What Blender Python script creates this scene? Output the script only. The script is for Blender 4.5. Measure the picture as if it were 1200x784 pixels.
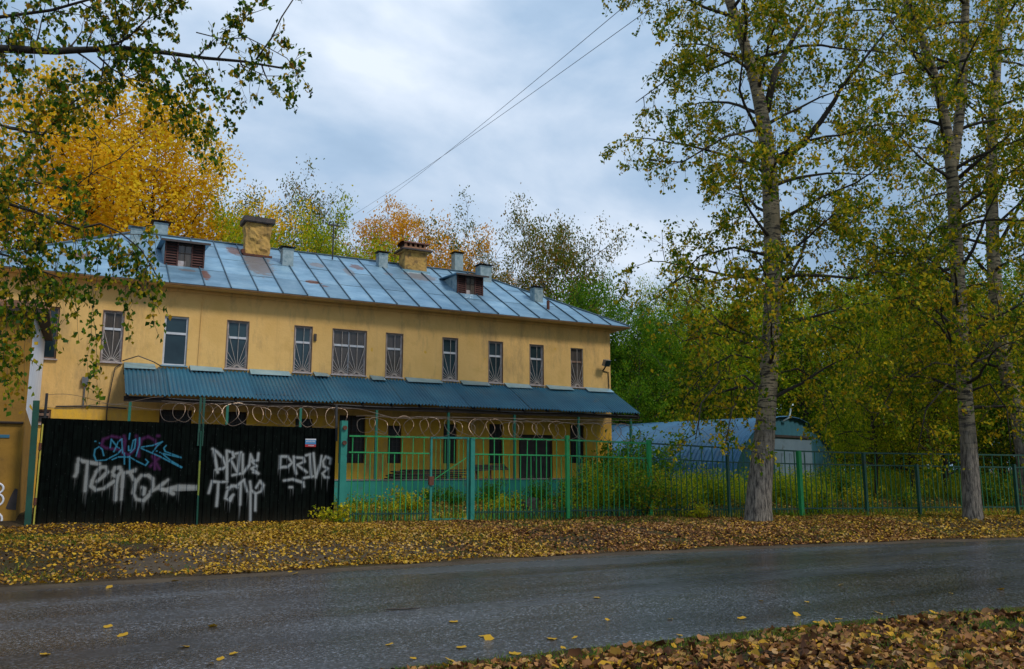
import bpy, bmesh, math, random
import numpy as np
from mathutils import Vector, Matrix, noise as mnoise
random.seed(7); rng = np.random.default_rng(11)
scene = bpy.context.scene
for o in list(bpy.data.objects): bpy.data.objects.remove(o)
COL = scene.collection
R = math.radians
# ------------------------------------------------------------------ camera
F, HOR, VPX, H = 970.0, 550.0, 2450.0, 1.6
TH = math.atan((HOR-392)/F)
PHI = math.atan((VPX-600)*math.cos(TH)/F)
fwd0 = np.array([math.cos(PHI), math.sin(PHI), 0.0])
rgt = np.array([math.sin(PHI), -math.cos(PHI), 0.0])
up0 = np.array([0, 0, 1.0])
fwd = fwd0*math.cos(TH)+up0*math.sin(TH); upv = -fwd0*math.sin(TH)+up0*math.cos(TH)
EYE = np.array([0, 0, H])
cam = bpy.data.cameras.new('camera'); camo = bpy.data.objects.new('camera', cam); COL.objects.link(camo)
cam.sensor_width = 36; cam.lens = F/1200*36; cam.clip_end = 3000; cam.clip_start = 0.05
camo.matrix_world = Matrix(((rgt[0], upv[0], -fwd[0], 0), (rgt[1], upv[1], -fwd[1], 0), (rgt[2], upv[2], -fwd[2], H), (0, 0, 0, 1)))
scene.camera = camo
# ------------------------------------------------------------------ world, sun, exposure
SUN_EL, SUN_DIR = R(48), np.array([0.5, -0.866])      # sun stands behind the camera, veiled by cloud
W = bpy.data.worlds.new('World'); scene.world = W; W.use_nodes = True
nt = W.node_tree; N = nt.nodes; N.clear(); L = nt.links
out = N.new('ShaderNodeOutputWorld'); mix = N.new('ShaderNodeMixShader'); mix.inputs[0].default_value = 0.93
bg1 = N.new('ShaderNodeBackground'); bg2 = N.new('ShaderNodeBackground')
sky = N.new('ShaderNodeTexSky'); sky.sky_type = 'NISHITA'; sky.sun_disc = False
sky.sun_elevation = SUN_EL; sky.sun_rotation = math.atan2(SUN_DIR[0], SUN_DIR[1])
L.new(sky.outputs[0], bg1.inputs[0]); bg1.inputs[1].default_value = 0.1
tc = N.new('ShaderNodeTexCoord')
mp = N.new('ShaderNodeMapping'); mp.inputs['Scale'].default_value = (1.3, 1.3, 2.3); mp.inputs['Location'].default_value = (0.35, 0.12, 0.35)
L.new(tc.outputs['Generated'], mp.inputs[0])
n1 = N.new('ShaderNodeTexNoise'); n1.inputs['Scale'].default_value = 2.0; n1.inputs['Detail'].default_value = 8; n1.inputs['Roughness'].default_value = 0.5; n1.inputs['Distortion'].default_value = 0.25
L.new(mp.outputs[0], n1.inputs['Vector'])
cr = N.new('ShaderNodeValToRGB'); e = cr.color_ramp.elements
e[0].position = 0.34; e[0].color = (0.155, 0.25, 0.37, 1)
e[1].position = 0.68; e[1].color = (0.58, 0.64, 0.725, 1)
m_ = e.new(0.50); m_.color = (0.29, 0.395, 0.53, 1)
L.new(n1.outputs[0], cr.inputs[0])
sx = N.new('ShaderNodeSeparateXYZ'); L.new(tc.outputs['Generated'], sx.inputs[0])
mr = N.new('ShaderNodeMapRange'); mr.inputs['From Min'].default_value = 0.0; mr.inputs['From Max'].default_value = 1.0
mr.inputs['To Min'].default_value = 0.98; mr.inputs['To Max'].default_value = 1.3
L.new(sx.outputs[2], mr.inputs[0])
L.new(cr.outputs[0], bg2.inputs[0]); L.new(mr.outputs[0], bg2.inputs[1])
L.new(bg1.outputs[0], mix.inputs[1]); L.new(bg2.outputs[0], mix.inputs[2]); L.new(mix.outputs[0], out.inputs[0])
sl = bpy.data.lights.new('sun', 'SUN'); sl.energy = 1.5; sl.angle = R(11); sl.color = (1.0, 0.94, 0.85)
so = bpy.data.objects.new('sun', sl); COL.objects.link(so)
sd = Vector((SUN_DIR[0]*math.cos(SUN_EL), SUN_DIR[1]*math.cos(SUN_EL), math.sin(SUN_EL)))
so.rotation_euler = sd.to_track_quat('Z', 'Y').to_euler()
vs = scene.view_settings; vs.view_transform = 'Standard'; vs.look = 'None'; vs.exposure = 0.46; vs.gamma = 1
# ------------------------------------------------------------------ helpers
def ray(px, py): return fwd*F+rgt*(px-600)+upv*(392-py)
def at(px, py, D):                       # a spot D metres ahead of the camera in a given direction
    r = ray(px, py); return EYE+r*(D/(r@fwd0))
def smooth(a, b, x):
    t = np.clip((x-a)/(b-a), 0, 1); return t*t*(3-2*t)
RFX = [-400, 9, 14, 20, 26, 34, 60, 400]; RFY = [13.75, 13.6, 13.15, 12.1, 10.4, 7.3, -6, -180]
RNX = [-400, 3, 7, 10, 16, 24, 45, 400]; RNY = [7.3, 6.62, 6.45, 6.1, 5.0, 2.3, -12, -190]
def yfar(x): return np.interp(x, RFX, RFY)
def ynear(x): return np.interp(x, RNX, RNY)
def ground_z(x, y):
    x = np.asarray(x, float); y = np.asarray(y, float)
    f = y-yfar(x); n = ynear(x)-y
    z = np.where(f > 0, 0.02+0.27*smooth(0.2, 3.2, f)+0.28*smooth(6, 10, f), np.where(n > 0, 0.0+0.14*smooth(0.1, 1.5, n), -0.05))
    off = smooth(0.3, 1.2, np.maximum(f, n))
    z = z+off*(0.018*np.sin(x*1.7+y*0.9)+0.014*np.sin(x*3.1-y*2.3)+0.02*np.sin(0.6*x-1.1*y+1))
    return z
def gz(x, y): return float(ground_z(x, y))

class MB:
    def __init__(s): s.v = []; s.f = []
    def quad(s, a, b, c, d):
        i = len(s.v); s.v += [tuple(a), tuple(b), tuple(c), tuple(d)]; s.f.append((i, i+1, i+2, i+3)); return s
    def poly(s, pts):
        i = len(s.v); s.v += [tuple(p) for p in pts]; s.f.append(tuple(range(i, i+len(pts)))); return s
    def box(s, x0, x1, y0, y1, z0, z1):
        i = len(s.v)
        s.v += [(x0, y0, z0), (x1, y0, z0), (x1, y1, z0), (x0, y1, z0), (x0, y0, z1), (x1, y0, z1), (x1, y1, z1), (x0, y1, z1)]
        s.f += [(i, i+3, i+2, i+1), (i+4, i+5, i+6, i+7), (i, i+1, i+5, i+4), (i+1, i+2, i+6, i+5), (i+2, i+3, i+7, i+6), (i+3, i, i+4, i+7)]; return s
    def prism(s, pts, off):                # planar polygon extruded by a vector
        i = len(s.v); n = len(pts); o = Vector(off)
        s.v += [tuple(p) for p in pts]+[tuple(Vector(p)+o) for p in pts]
        s.f.append(tuple(range(i, i+n))[::-1]); s.f.append(tuple(range(i+n, i+2*n)))
        for k in range(n): s.f.append((i+k, i+(k+1) % n, i+n+(k+1) % n, i+n+k))
        return s
    def tube(s, pts, rad, n=6, cap=True, rough=0.0, squash=None):
        pts = [Vector(p) for p in pts]
        if not isinstance(rad, (list, tuple)): rad = [rad]*len(pts)
        i0 = len(s.v); a = None
        for k, p in enumerate(pts):
            t = (pts[min(k+1, len(pts)-1)]-pts[max(k-1, 0)])
            if t.length < 1e-9: t = Vector((0, 0, 1))
            t.normalize()
            if a is None: a = t.orthogonal().normalized()
            a = (a-t*a.dot(t))
            if a.length < 1e-6: a = t.orthogonal()
            a.normalize(); b = t.cross(a)
            for j in range(n):
                w = 2*math.pi*j/n; r = rad[k]*(1+(random.uniform(-rough, rough) if rough else 0))
                s.v.append(tuple(p+a*math.cos(w)*r+b*math.sin(w)*r))
        for k in range(len(pts)-1):
            for j in range(n):
                q = i0+k*n; s.f.append((q+j, q+(j+1) % n, q+n+(j+1) % n, q+n+j))
        if cap:
            s.f.append(tuple(range(i0, i0+n))[::-1]); q = i0+(len(pts)-1)*n; s.f.append(tuple(range(q, q+n)))
        return s
    def bar(s, a, b, w, d=None):           # square bar between two points
        d = d or w; a = Vector(a); b = Vector(b); t = (b-a).normalized()
        x = t.cross(Vector((0, 0, 1)))
        x = x.normalized() if x.length > 1e-4 else Vector((1, 0, 0))
        y = t.cross(x).normalized(); i = len(s.v)
        for p in (a, b):
            for sx_, sy_ in ((-1, -1), (1, -1), (1, 1), (-1, 1)): s.v.append(tuple(p+x*sx_*w/2+y*sy_*d/2))
        s.f += [(i, i+1, i+2, i+3), (i+7, i+6, i+5, i+4)]+[(i+k, i+4+k, i+4+(k+1) % 4, i+(k+1) % 4) for k in range(4)]
        return s
    def build(s, name, mat, parent=None, smooth_=False, kind=None, recalc=True, label=None):
        me = bpy.data.meshes.new(name); me.from_pydata(s.v, [], s.f)
        if recalc:
            bm = bmesh.new(); bm.from_mesh(me); bmesh.ops.recalc_face_normals(bm, faces=bm.faces); bm.to_mesh(me); bm.free()
        if smooth_: me.polygons.foreach_set('use_smooth', [True]*len(me.polygons))
        me.materials.append(mat); o = bpy.data.objects.new(name, me); COL.objects.link(o)
        if parent: o.parent = parent
        if kind: o['kind'] = kind
        if label: o['label'] = label
        return o
def tag(o, label, cat, group=None):
    o['label'] = label; o['category'] = cat
    if group: o['group'] = group
    return o
def empty(name, loc=(0, 0, 0), label='', cat='', group=None, rz=0):
    o = bpy.data.objects.new(name, None); COL.objects.link(o); o.location = loc; o.rotation_euler = (0, 0, rz); o.empty_display_size = 0.2
    return tag(o, label, cat, group)
def share(o, parent=None, loc=None, rz=None, scale=None, label=None, name=None):
    c = o.copy(); COL.objects.link(c)
    c.parent = parent
    if loc is not None: c.location = loc
    if rz is not None: c.rotation_euler = (0, 0, rz)
    if scale is not None: c.scale = scale if hasattr(scale, '__len__') else (scale,)*3
    if label: c['label'] = label
    return c
def dup(root, loc, rz, scale, label, group=None):
    r = share(root, None, loc, rz, scale, label)
    if group: r['group'] = group
    for ch in list(root.children):
        c = share(ch, r)
        for g in list(ch.children): share(g, c)
    return r
# ------------------------------------------------------------------ materials
def newmat(name):
    m = bpy.data.materials.new(name); m.use_nodes = True; nt = m.node_tree; b = nt.nodes['Principled BSDF']; return m, nt, nt.nodes, nt.links, b
def noise_node(nt, scale, detail=5, rough=0.55, vec=None, sc=None, dist=0.0):
    n = nt.nodes.new('ShaderNodeTexNoise'); n.inputs['Scale'].default_value = scale; n.inputs['Detail'].default_value = detail; n.inputs['Roughness'].default_value = rough; n.inputs['Distortion'].default_value = dist
    t = nt.nodes.new('ShaderNodeTexCoord'); src = t.outputs['Object']
    if sc:
        mp = nt.nodes.new('ShaderNodeMapping'); mp.inputs['Scale'].default_value = sc; nt.links.new(src, mp.inputs[0]); src = mp.outputs[0]
    nt.links.new(src, n.inputs['Vector']); return n
def ramp(nt, src, stops, interp='LINEAR'):
    r = nt.nodes.new('ShaderNodeValToRGB'); r.color_ramp.interpolation = interp; el = r.color_ramp.elements
    while len(el) > 1: el.remove(el[-1])
    el[0].position = stops[0][0]; el[0].color = tuple(stops[0][1])+(1,)
    for p, c in stops[1:]: q = el.new(p); q.color = tuple(c)+(1,)
    nt.links.new(src, r.inputs[0]); return r
def mixc(nt, fac, a, b, mode='MIX'):
    m = nt.nodes.new('ShaderNodeMix'); m.data_type = 'RGBA'; m.blend_type = mode
    if isinstance(fac, (int, float)): m.inputs[0].default_value = fac
    else: nt.links.new(fac, m.inputs[0])
    for k, v in ((6, a), (7, b)):
        if isinstance(v, tuple): m.inputs[k].default_value = v+(1,)
        else: nt.links.new(v, m.inputs[k])
    return m.outputs[2]
def g(v): return (v, v, v)
def bumpn(nt, b, src, strength, dist=0.02):
    k = nt.nodes.new('ShaderNodeBump'); k.inputs['Strength'].default_value = strength; k.inputs['Distance'].default_value = dist
    nt.links.new(src, k.inputs['Height']); nt.links.new(k.outputs[0], b.inputs['Normal'])
def mat(name, c1, c2=None, scale=3, rough=0.7, metal=0.0, bump=0.0, bscale=None, stain=None, sscale=1.5, sthr=(0.55, 0.7), sc=None, vary=0.0, detail=6, spec=None):
    """base colour wandering between c1 and c2, with optional blotches of a stain colour"""
    m, nt, N, L, b = newmat(name); c2 = c2 or tuple(x*0.7 for x in c1)
    n = noise_node(nt, scale, detail, sc=sc); r = ramp(nt, n.outputs[0], [(0.3, c1), (0.7, c2)]); col = r.outputs[0]
    if stain:
        n2 = noise_node(nt, sscale, 8, 0.65, sc=sc); f = ramp(nt, n2.outputs[0], [(sthr[0], g(0)), (sthr[1], g(1))]); col = mixc(nt, f.outputs[0], col, stain)
    if vary:
        oi = N.new('ShaderNodeObjectInfo'); mr = N.new('ShaderNodeMapRange'); mr.inputs['To Min'].default_value = 1-vary; mr.inputs['To Max'].default_value = 1+vary
        L.new(oi.outputs['Random'], mr.inputs[0]); hs = N.new('ShaderNodeHueSaturation'); L.new(mr.outputs[0], hs.inputs['Value']); L.new(col, hs.inputs['Color']); col = hs.outputs[0]
    L.new(col, b.inputs['Base Color']); b.inputs['Roughness'].default_value = rough; b.inputs['Metallic'].default_value = metal
    if spec is not None: b.inputs['Specular IOR Level'].default_value = spec
    if bump:
        n3 = noise_node(nt, bscale or scale*8, 6, 0.6, sc=sc); bumpn(nt, b, n3.outputs[0], bump)
    return m
def leafmat(name, stops, trans=0.35, rough=0.55, pos=None):
    m, nt, N, L, b = newmat(name)
    geo = N.new('ShaderNodeNewGeometry'); n = noise_node(nt, 0.35, 3)
    ad = N.new('ShaderNodeMath'); ad.operation = 'MULTIPLY_ADD'; ad.inputs[1].default_value = 0.62
    L.new(geo.outputs['Random Per Island'], ad.inputs[0])
    sc_ = N.new('ShaderNodeMath'); sc_.operation = 'MULTIPLY'; sc_.inputs[1].default_value = 0.42; L.new(n.outputs[0], sc_.inputs[0]); L.new(sc_.outputs[0], ad.inputs[2])
    r = ramp(nt, ad.outputs[0], stops)
    L.new(r.outputs[0], b.inputs['Base Color']); b.inputs['Roughness'].default_value = rough; b.inputs['Specular IOR Level'].default_value = 0.10
    tr = N.new('ShaderNodeBsdfTranslucent'); L.new(r.outputs[0], tr.inputs[0])
    mx = N.new('ShaderNodeMixShader'); mx.inputs[0].default_value = trans
    L.new(b.outputs[0], mx.inputs[1]); L.new(tr.outputs[0], mx.inputs[2]); L.new(mx.outputs[0], N['Material Output'].inputs[0])
    return m
M = {}
# plaster: pale ochre above, deep yellow paint below a line, stains and patched spots
def plaster():
    m, nt, N, L, b = newmat('plaster_ochre')
    n = noise_node(nt, 0.9, 7, 0.6); up = ramp(nt, n.outputs[0], [(0.3, (0.68, 0.405, 0.12)), (0.55, (0.76, 0.465, 0.155)), (0.75, (0.59, 0.345, 0.095))])
    n2 = noise_node(nt, 1.3, 7, 0.65); lo = ramp(nt, n2.outputs[0], [(0.35, (0.80, 0.46, 0.04)), (0.7, (0.62, 0.33, 0.035))])
    t = N.new('ShaderNodeTexCoord'); s = N.new('ShaderNodeSeparateXYZ'); L.new(t.outputs['Object'], s.inputs[0])
    n3 = noise_node(nt, 6, 3); ma = N.new('ShaderNodeMath'); ma.operation = 'MULTIPLY_ADD'; ma.inputs[1].default_value = 0.05; L.new(n3.outputs[0], ma.inputs[0]); L.new(s.outputs[2], ma.inputs[2])
    f = ramp(nt, ma.outputs[0], [(0, g(0)), (1, g(1))]); f2 = N.new('ShaderNodeMath'); f2.operation = 'GREATER_THAN'; f2.inputs[1].default_value = 3.33; L.new(ma.outputs[0], f2.inputs[0])
    col = mixc(nt, f2.outputs[0], lo.outputs[0], up.outputs[0])
    st = noise_node(nt, 1.0, 9, 0.7, sc=(1.6, 1, 0.5)); sf = ramp(nt, st.outputs[0], [(0.50, g(0)), (0.66, g(0.7))])
    col = mixc(nt, sf.outputs[0], col, (0.36, 0.23, 0.10))
    vk = noise_node(nt, 1.0, 6, 0.6, sc=(7, 1, 0.35)); vf = ramp(nt, vk.outputs[0], [(0.54, g(0)), (0.70, g(0.18))]); col = mixc(nt, vf.outputs[0], col, (0.40, 0.24, 0.09))
    sp = noise_node(nt, 2.6, 2, 0.4); pf = ramp(nt, sp.outputs[0], [(0.735, g(0)), (0.75, g(0.8))]); col = mixc(nt, pf.outputs[0], col, (0.66, 0.36, 0.03))
    sm = noise_node(nt, 14, 6, 0.7); mf = ramp(nt, sm.outputs[0], [(0.66, g(0)), (0.74, g(0.5))]); col = mixc(nt, mf.outputs[0], col, (0.25, 0.15, 0.07))
    L.new(col, b.inputs['Base Color']); b.inputs['Roughness'].default_value = 0.9
    bn = noise_node(nt, 9, 8, 0.65); bumpn(nt, b, bn.outputs[0], 0.35, 0.03)
    return m
M['plaster'] = plaster()
def roofmat():
    m, nt, N, L, b = newmat('galvanised_roof')
    n = noise_node(nt, 1.2, 8, 0.65, sc=(1, 1.6, 1.6)); base = ramp(nt, n.outputs[0], [(0.3, (0.13, 0.235, 0.32)), (0.5, (0.19, 0.325, 0.43)), (0.72, (0.29, 0.435, 0.52))])
    col = base.outputs[0]
    oi = N.new('ShaderNodeObjectInfo'); mr = N.new('ShaderNodeMapRange'); mr.inputs['To Min'].default_value = 0.80; mr.inputs['To Max'].default_value = 1.18; L.new(oi.outputs['Random'], mr.inputs[0])
    hs = N.new('ShaderNodeHueSaturation'); L.new(mr.outputs[0], hs.inputs['Value']); L.new(col, hs.inputs['Color']); col = hs.outputs[0]
    fine = noise_node(nt, 5, 8, 0.7); t = N.new('ShaderNodeTexCoord')
    # rust blooms and soot at the places where the roof wears them: (x, y, half width, half length, strength)
    for cx, cy, wx, wy, s_ in [(5.3, 28.6, .55, 1.3, .75), (4.7, 29.8, .35, .5, .9), (3.4, 26.95, .16, .45, 1.0), (2.9, 27.2, .3, .12, .7), (-0.1, 27.5, .55, .3, 1.0), (6.9, 27.35, .3, .16, 1.0), (7.5, 29.3, .3, .3, .7), (9.1, 29.6, .3, .3, .8), (8.6, 28.9, .2, .5, .6), (11.6, 29.4, .7, .6, .7), (7.2, 27.05, .2, .1, .8), (10.2, 29.2, .2, .2, .5), (-1.6, 26.6, .5, .3, .6)]:
        sb = N.new('ShaderNodeVectorMath'); sb.operation = 'SUBTRACT'; sb.inputs[1].default_value = (cx, cy, 0); L.new(t.outputs['Object'], sb.inputs[0])
        ml = N.new('ShaderNodeVectorMath'); ml.operation = 'MULTIPLY'; ml.inputs[1].default_value = (1/wx, 1/wy, 0); L.new(sb.outputs[0], ml.inputs[0])
        ln = N.new('ShaderNodeVectorMath'); ln.operation = 'LENGTH'; L.new(ml.outputs[0], ln.inputs[0])
        ad = N.new('ShaderNodeMath'); ad.operation = 'MULTIPLY_ADD'; ad.inputs[1].default_value = 1.9; L.new(fine.outputs[0], ad.inputs[0]); 
        sg = N.new('ShaderNodeMath'); sg.operation = 'SUBTRACT'; L.new(ln.outputs['Value'], sg.inputs[0]); sg.inputs[1].default_value = 0.95; L.new(sg.outputs[0], ad.inputs[2])
        fr = ramp(nt, ad.outputs[0], [(0.75, g(s_)), (1.0, g(0))])
        col = mixc(nt, fr.outputs[0], col, (0.17, 0.065, 0.035) if s_ >= .8 else (0.20, 0.14, 0.11))
    L.new(col, b.inputs['Base Color']); b.inputs['Metallic'].default_value = 0.35
    rn = noise_node(nt, 2.0, 5); rr = ramp(nt, rn.outputs[0], [(0.3, g(0.36)), (0.7, g(0.6))]); L.new(rr.outputs[0], b.inputs['Roughness'])
    bn = noise_node(nt, 1.6, 3); bumpn(nt, b, bn.outputs[0], 0.25, 0.06)
    return m
M['roof'] = roofmat()
M['seam'] = mat('roof_seam', (0.075, 0.125, 0.155), (0.045, 0.075, 0.095), 4, 0.5, 0.3)
M['canopy'] = mat('canopy_sheet_blue', (0.030, 0.12, 0.19), (0.045, 0.165, 0.235), 1.2, 0.33, 0.15, 0.12, 6, stain=(0.10, 0.12, 0.12), sscale=2.2, sthr=(0.6, 0.78), vary=0.12)
M['flash'] = mat('zinc_flashing', (0.18, 0.33, 0.40), (0.30, 0.44, 0.50), 2.5, 0.35, 0.4, 0.2, 3, vary=0.2)
M['vent'] = mat('galvanised_duct', (0.16, 0.24, 0.27), (0.34, 0.42, 0.44), 5, 0.5, 0.35, 0.2, 12, stain=(0.05, 0.13, 0.17), sscale=4)
M['tin'] = mat('sooty_tin', (0.03, 0.026, 0.024), (0.07, 0.05, 0.045), 5, 0.6, 0.2, 0.2)
M['rust'] = mat('rusty_iron', (0.16, 0.05, 0.025), (0.07, 0.03, 0.02), 9, 0.85, 0.1, 0.4)
M['louvre'] = mat('red_brown_wood', (0.095, 0.030, 0.022), (0.05, 0.02, 0.016), 6, 0.8, 0, 0.3)
M['brickplaster'] = mat('chimney_plaster', (0.56, 0.34, 0.085), (0.33, 0.19, 0.06), 3.5, 0.95, 0, 1.0, 8, stain=(0.09, 0.06, 0.035), sscale=3.4, sthr=(0.52, 0.66))
M['soffit'] = mat('soffit_brown', (0.20, 0.105, 0.035), (0.10, 0.055, 0.025), 3, 0.9)
M['darkwood'] = mat('dark_timber', (0.045, 0.028, 0.018), (0.02, 0.014, 0.01), 5, 0.85, 0, 0.3, sc=(1, 4, 4))
M['greywood'] = mat('weathered_board', (0.07, 0.055, 0.045), (0.025, 0.02, 0.017), 4, 0.9, 0, 0.5, sc=(1, 6, 6), vary=0.35)
M['white'] = mat('white_window_frame', (0.62, 0.63, 0.66), (0.46, 0.47, 0.50), 5, 0.5)
M['oldwhite'] = mat('flaking_frame_paint', (0.52, 0.48, 0.49), (0.33, 0.24, 0.20), 7, 0.8, 0, 0.3)
M['brownframe'] = mat('brown_window_frame', (0.25, 0.15, 0.10), (0.14, 0.08, 0.055), 6, 0.7)
M['glass'] = mat('dim_window_glass', (0.030, 0.060, 0.070), (0.012, 0.022, 0.028), 0.8, 0.08, spec=0.55)
M['glasswarm'] = mat('window_with_curtain', (0.10, 0.075, 0.055), (0.03, 0.028, 0.028), 2.0, 0.12, sc=(5, 1, 0.6), spec=0.5)
M['dark'] = mat('unlit_room', (0.012, 0.010, 0.009), (0.006, 0.005, 0.005), 2, 0.5)
M['grille'] = mat('painted_grille_rod', (0.55, 0.50, 0.45), (0.36, 0.27, 0.22), 6, 0.7)
M['blackbars'] = mat('dark_iron_bars', (0.03, 0.03, 0.028), (0.06, 0.035, 0.025), 6, 0.6)
M['turq'] = mat('turquoise_paint', (0.016, 0.20, 0.16), (0.028, 0.27, 0.21), 2.2, 0.75, 0, 0.4, 8, stain=(0.10, 0.12, 0.08), sscale=2.5, sthr=(0.6, 0.75))
M['greenpaint'] = mat('bright_green_paint', (0.012, 0.24, 0.055), (0.016, 0.28, 0.085), 3, 0.45, 0, 0.15, stain=(0.03, 0.07, 0.03), sscale=5, sthr=(0.62, 0.75))
M['turqpaint'] = mat('turquoise_gate_paint', (0.008, 0.16, 0.12), (0.02, 0.22, 0.17), 3, 0.45, 0, 0.15, stain=(0.10, 0.05, 0.02), sscale=5, sthr=(0.6, 0.72))
M['midgreen'] = mat('mid_green_paint', (0.008, 0.105, 0.035), (0.01, 0.13, 0.05), 3, 0.5)  # darker green of the right-hand pickets
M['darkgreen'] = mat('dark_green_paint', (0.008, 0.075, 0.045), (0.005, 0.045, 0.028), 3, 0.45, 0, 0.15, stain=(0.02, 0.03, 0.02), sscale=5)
M['postgreen'] = mat('canopy_post_green', (0.010, 0.13, 0.085), (0.014, 0.17, 0.11), 3, 0.5)
M['wire'] = mat('razor_wire_steel', (0.26, 0.20, 0.15), (0.15, 0.09, 0.06), 3, 0.4, 0.6)
M['cable'] = mat('black_cable', (0.02, 0.02, 0.022), (0.03, 0.03, 0.03), 3, 0.6)
M['dullcable'] = mat('grey_cable', (0.10, 0.12, 0.16), (0.09, 0.1, 0.13), 3, 0.6)
M['whitewash'] = mat('whitewashed_wall', (0.78, 0.80, 0.86), (0.62, 0.65, 0.72), 2.5, 0.9, 0, 0.3)
M['wingyellow'] = mat('wing_plaster_deep_yellow', (0.34, 0.175, 0.018), (0.21, 0.11, 0.018), 1.6, 0.9, 0, 0.6, 7, stain=(0.10, 0.06, 0.02), sscale=3.2, sthr=(0.6, 0.74))
M['brick'] = mat('old_red_brick', (0.34, 0.17, 0.09), (0.20, 0.10, 0.06), 8, 0.9, 0, 0.5, vary=0.3)
M['mortar'] = mat('old_mortar', (0.33, 0.27, 0.2), (0.2, 0.16, 0.12), 9, 0.95)
M['hangar'] = mat('hangar_corrugated_blue', (0.02, 0.095, 0.19), (0.035, 0.14, 0.25), 1.0, 0.7, 0.0, 0.1, 5, stain=(0.08, 0.12, 0.14), sscale=1.5, sthr=(0.6, 0.8), vary=0.1)
M['hangarend'] = mat('hangar_end_sheet', (0.035, 0.13, 0.18), (0.05, 0.17, 0.22), 1.0, 0.5, 0.1, 0.1, 5, stain=(0.09, 0.12, 0.13), sscale=1.3, sthr=(0.58, 0.75))
M['hangardoor'] = mat('hangar_door_grey', (0.12, 0.185, 0.24), (0.16, 0.23, 0.28), 1.5, 0.6, 0.1, 0.1, vary=0.12, stain=(0.06, 0.08, 0.08), sscale=2.0)
M['concrete'] = mat('worn_concrete', (0.26, 0.25, 0.22), (0.16, 0.15, 0.13), 3, 0.9, 0, 0.5)
M['lampgrey'] = mat('floodlight_housing', (0.22, 0.23, 0.24), (0.14, 0.14, 0.15), 6, 0.4, 0.5)
M['stump'] = mat('rotten_stump', (0.06, 0.045, 0.03), (0.025, 0.02, 0.015), 8, 0.95, 0, 0.9, sc=(3, 3, 1))
M['bark_dark'] = mat('dark_bark', (0.055, 0.045, 0.032), (0.022, 0.018, 0.013), 5, 0.95, 0, 1.0, 14, sc=(2.5, 2.5, 0.6))
M['twig'] = mat('twig_bark', (0.05, 0.035, 0.025), (0.025, 0.018, 0.013), 5, 0.9)
def bark():
    m, nt, N, L, b = newmat('pale_poplar_bark')
    n = noise_node(nt, 3, 6, 0.6); c = ramp(nt, n.outputs[0], [(0.3, (0.36, 0.285, 0.175)), (0.7, (0.20, 0.165, 0.095))])
    mk = noise_node(nt, 2.2, 7, 0.72, sc=(1.3, 1.3, 7)); mf = ramp(nt, mk.outputs[0], [(0.51, g(0)), (0.55, g(0.97))]); col = mixc(nt, mf.outputs[0], c.outputs[0], (0.028, 0.023, 0.018))
    fu = noise_node(nt, 5, 7, 0.7, sc=(4, 4, 0.7)); fr = ramp(nt, fu.outputs[0], [(0.40, (0.04, 0.034, 0.028)), (0.60, (0.27, 0.23, 0.18))])
    t = N.new('ShaderNodeTexCoord'); s = N.new('ShaderNodeSeparateXYZ'); L.new(t.outputs['Object'], s.inputs[0])
    n4 = noise_node(nt, 1.2, 4); ma = N.new('ShaderNodeMath'); ma.operation = 'MULTIPLY_ADD'; ma.inputs[1].default_value = 3.0; L.new(n4.outputs[0], ma.inputs[0]); L.new(s.outputs[2], ma.inputs[2])
    mr = N.new('ShaderNodeMapRange'); mr.inputs['From Min'].default_value = 3.3; mr.inputs['From Max'].default_value = 4.6; L.new(ma.outputs[0], mr.inputs[0])
    col = mixc(nt, mr.outputs[0], fr.outputs[0], col); L.new(col, b.inputs['Base Color']); b.inputs['Roughness'].default_value = 0.9
    bumpn(nt, b, fu.outputs[0], 0.8, 0.05); return m
M['bark'] = bark()
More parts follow.
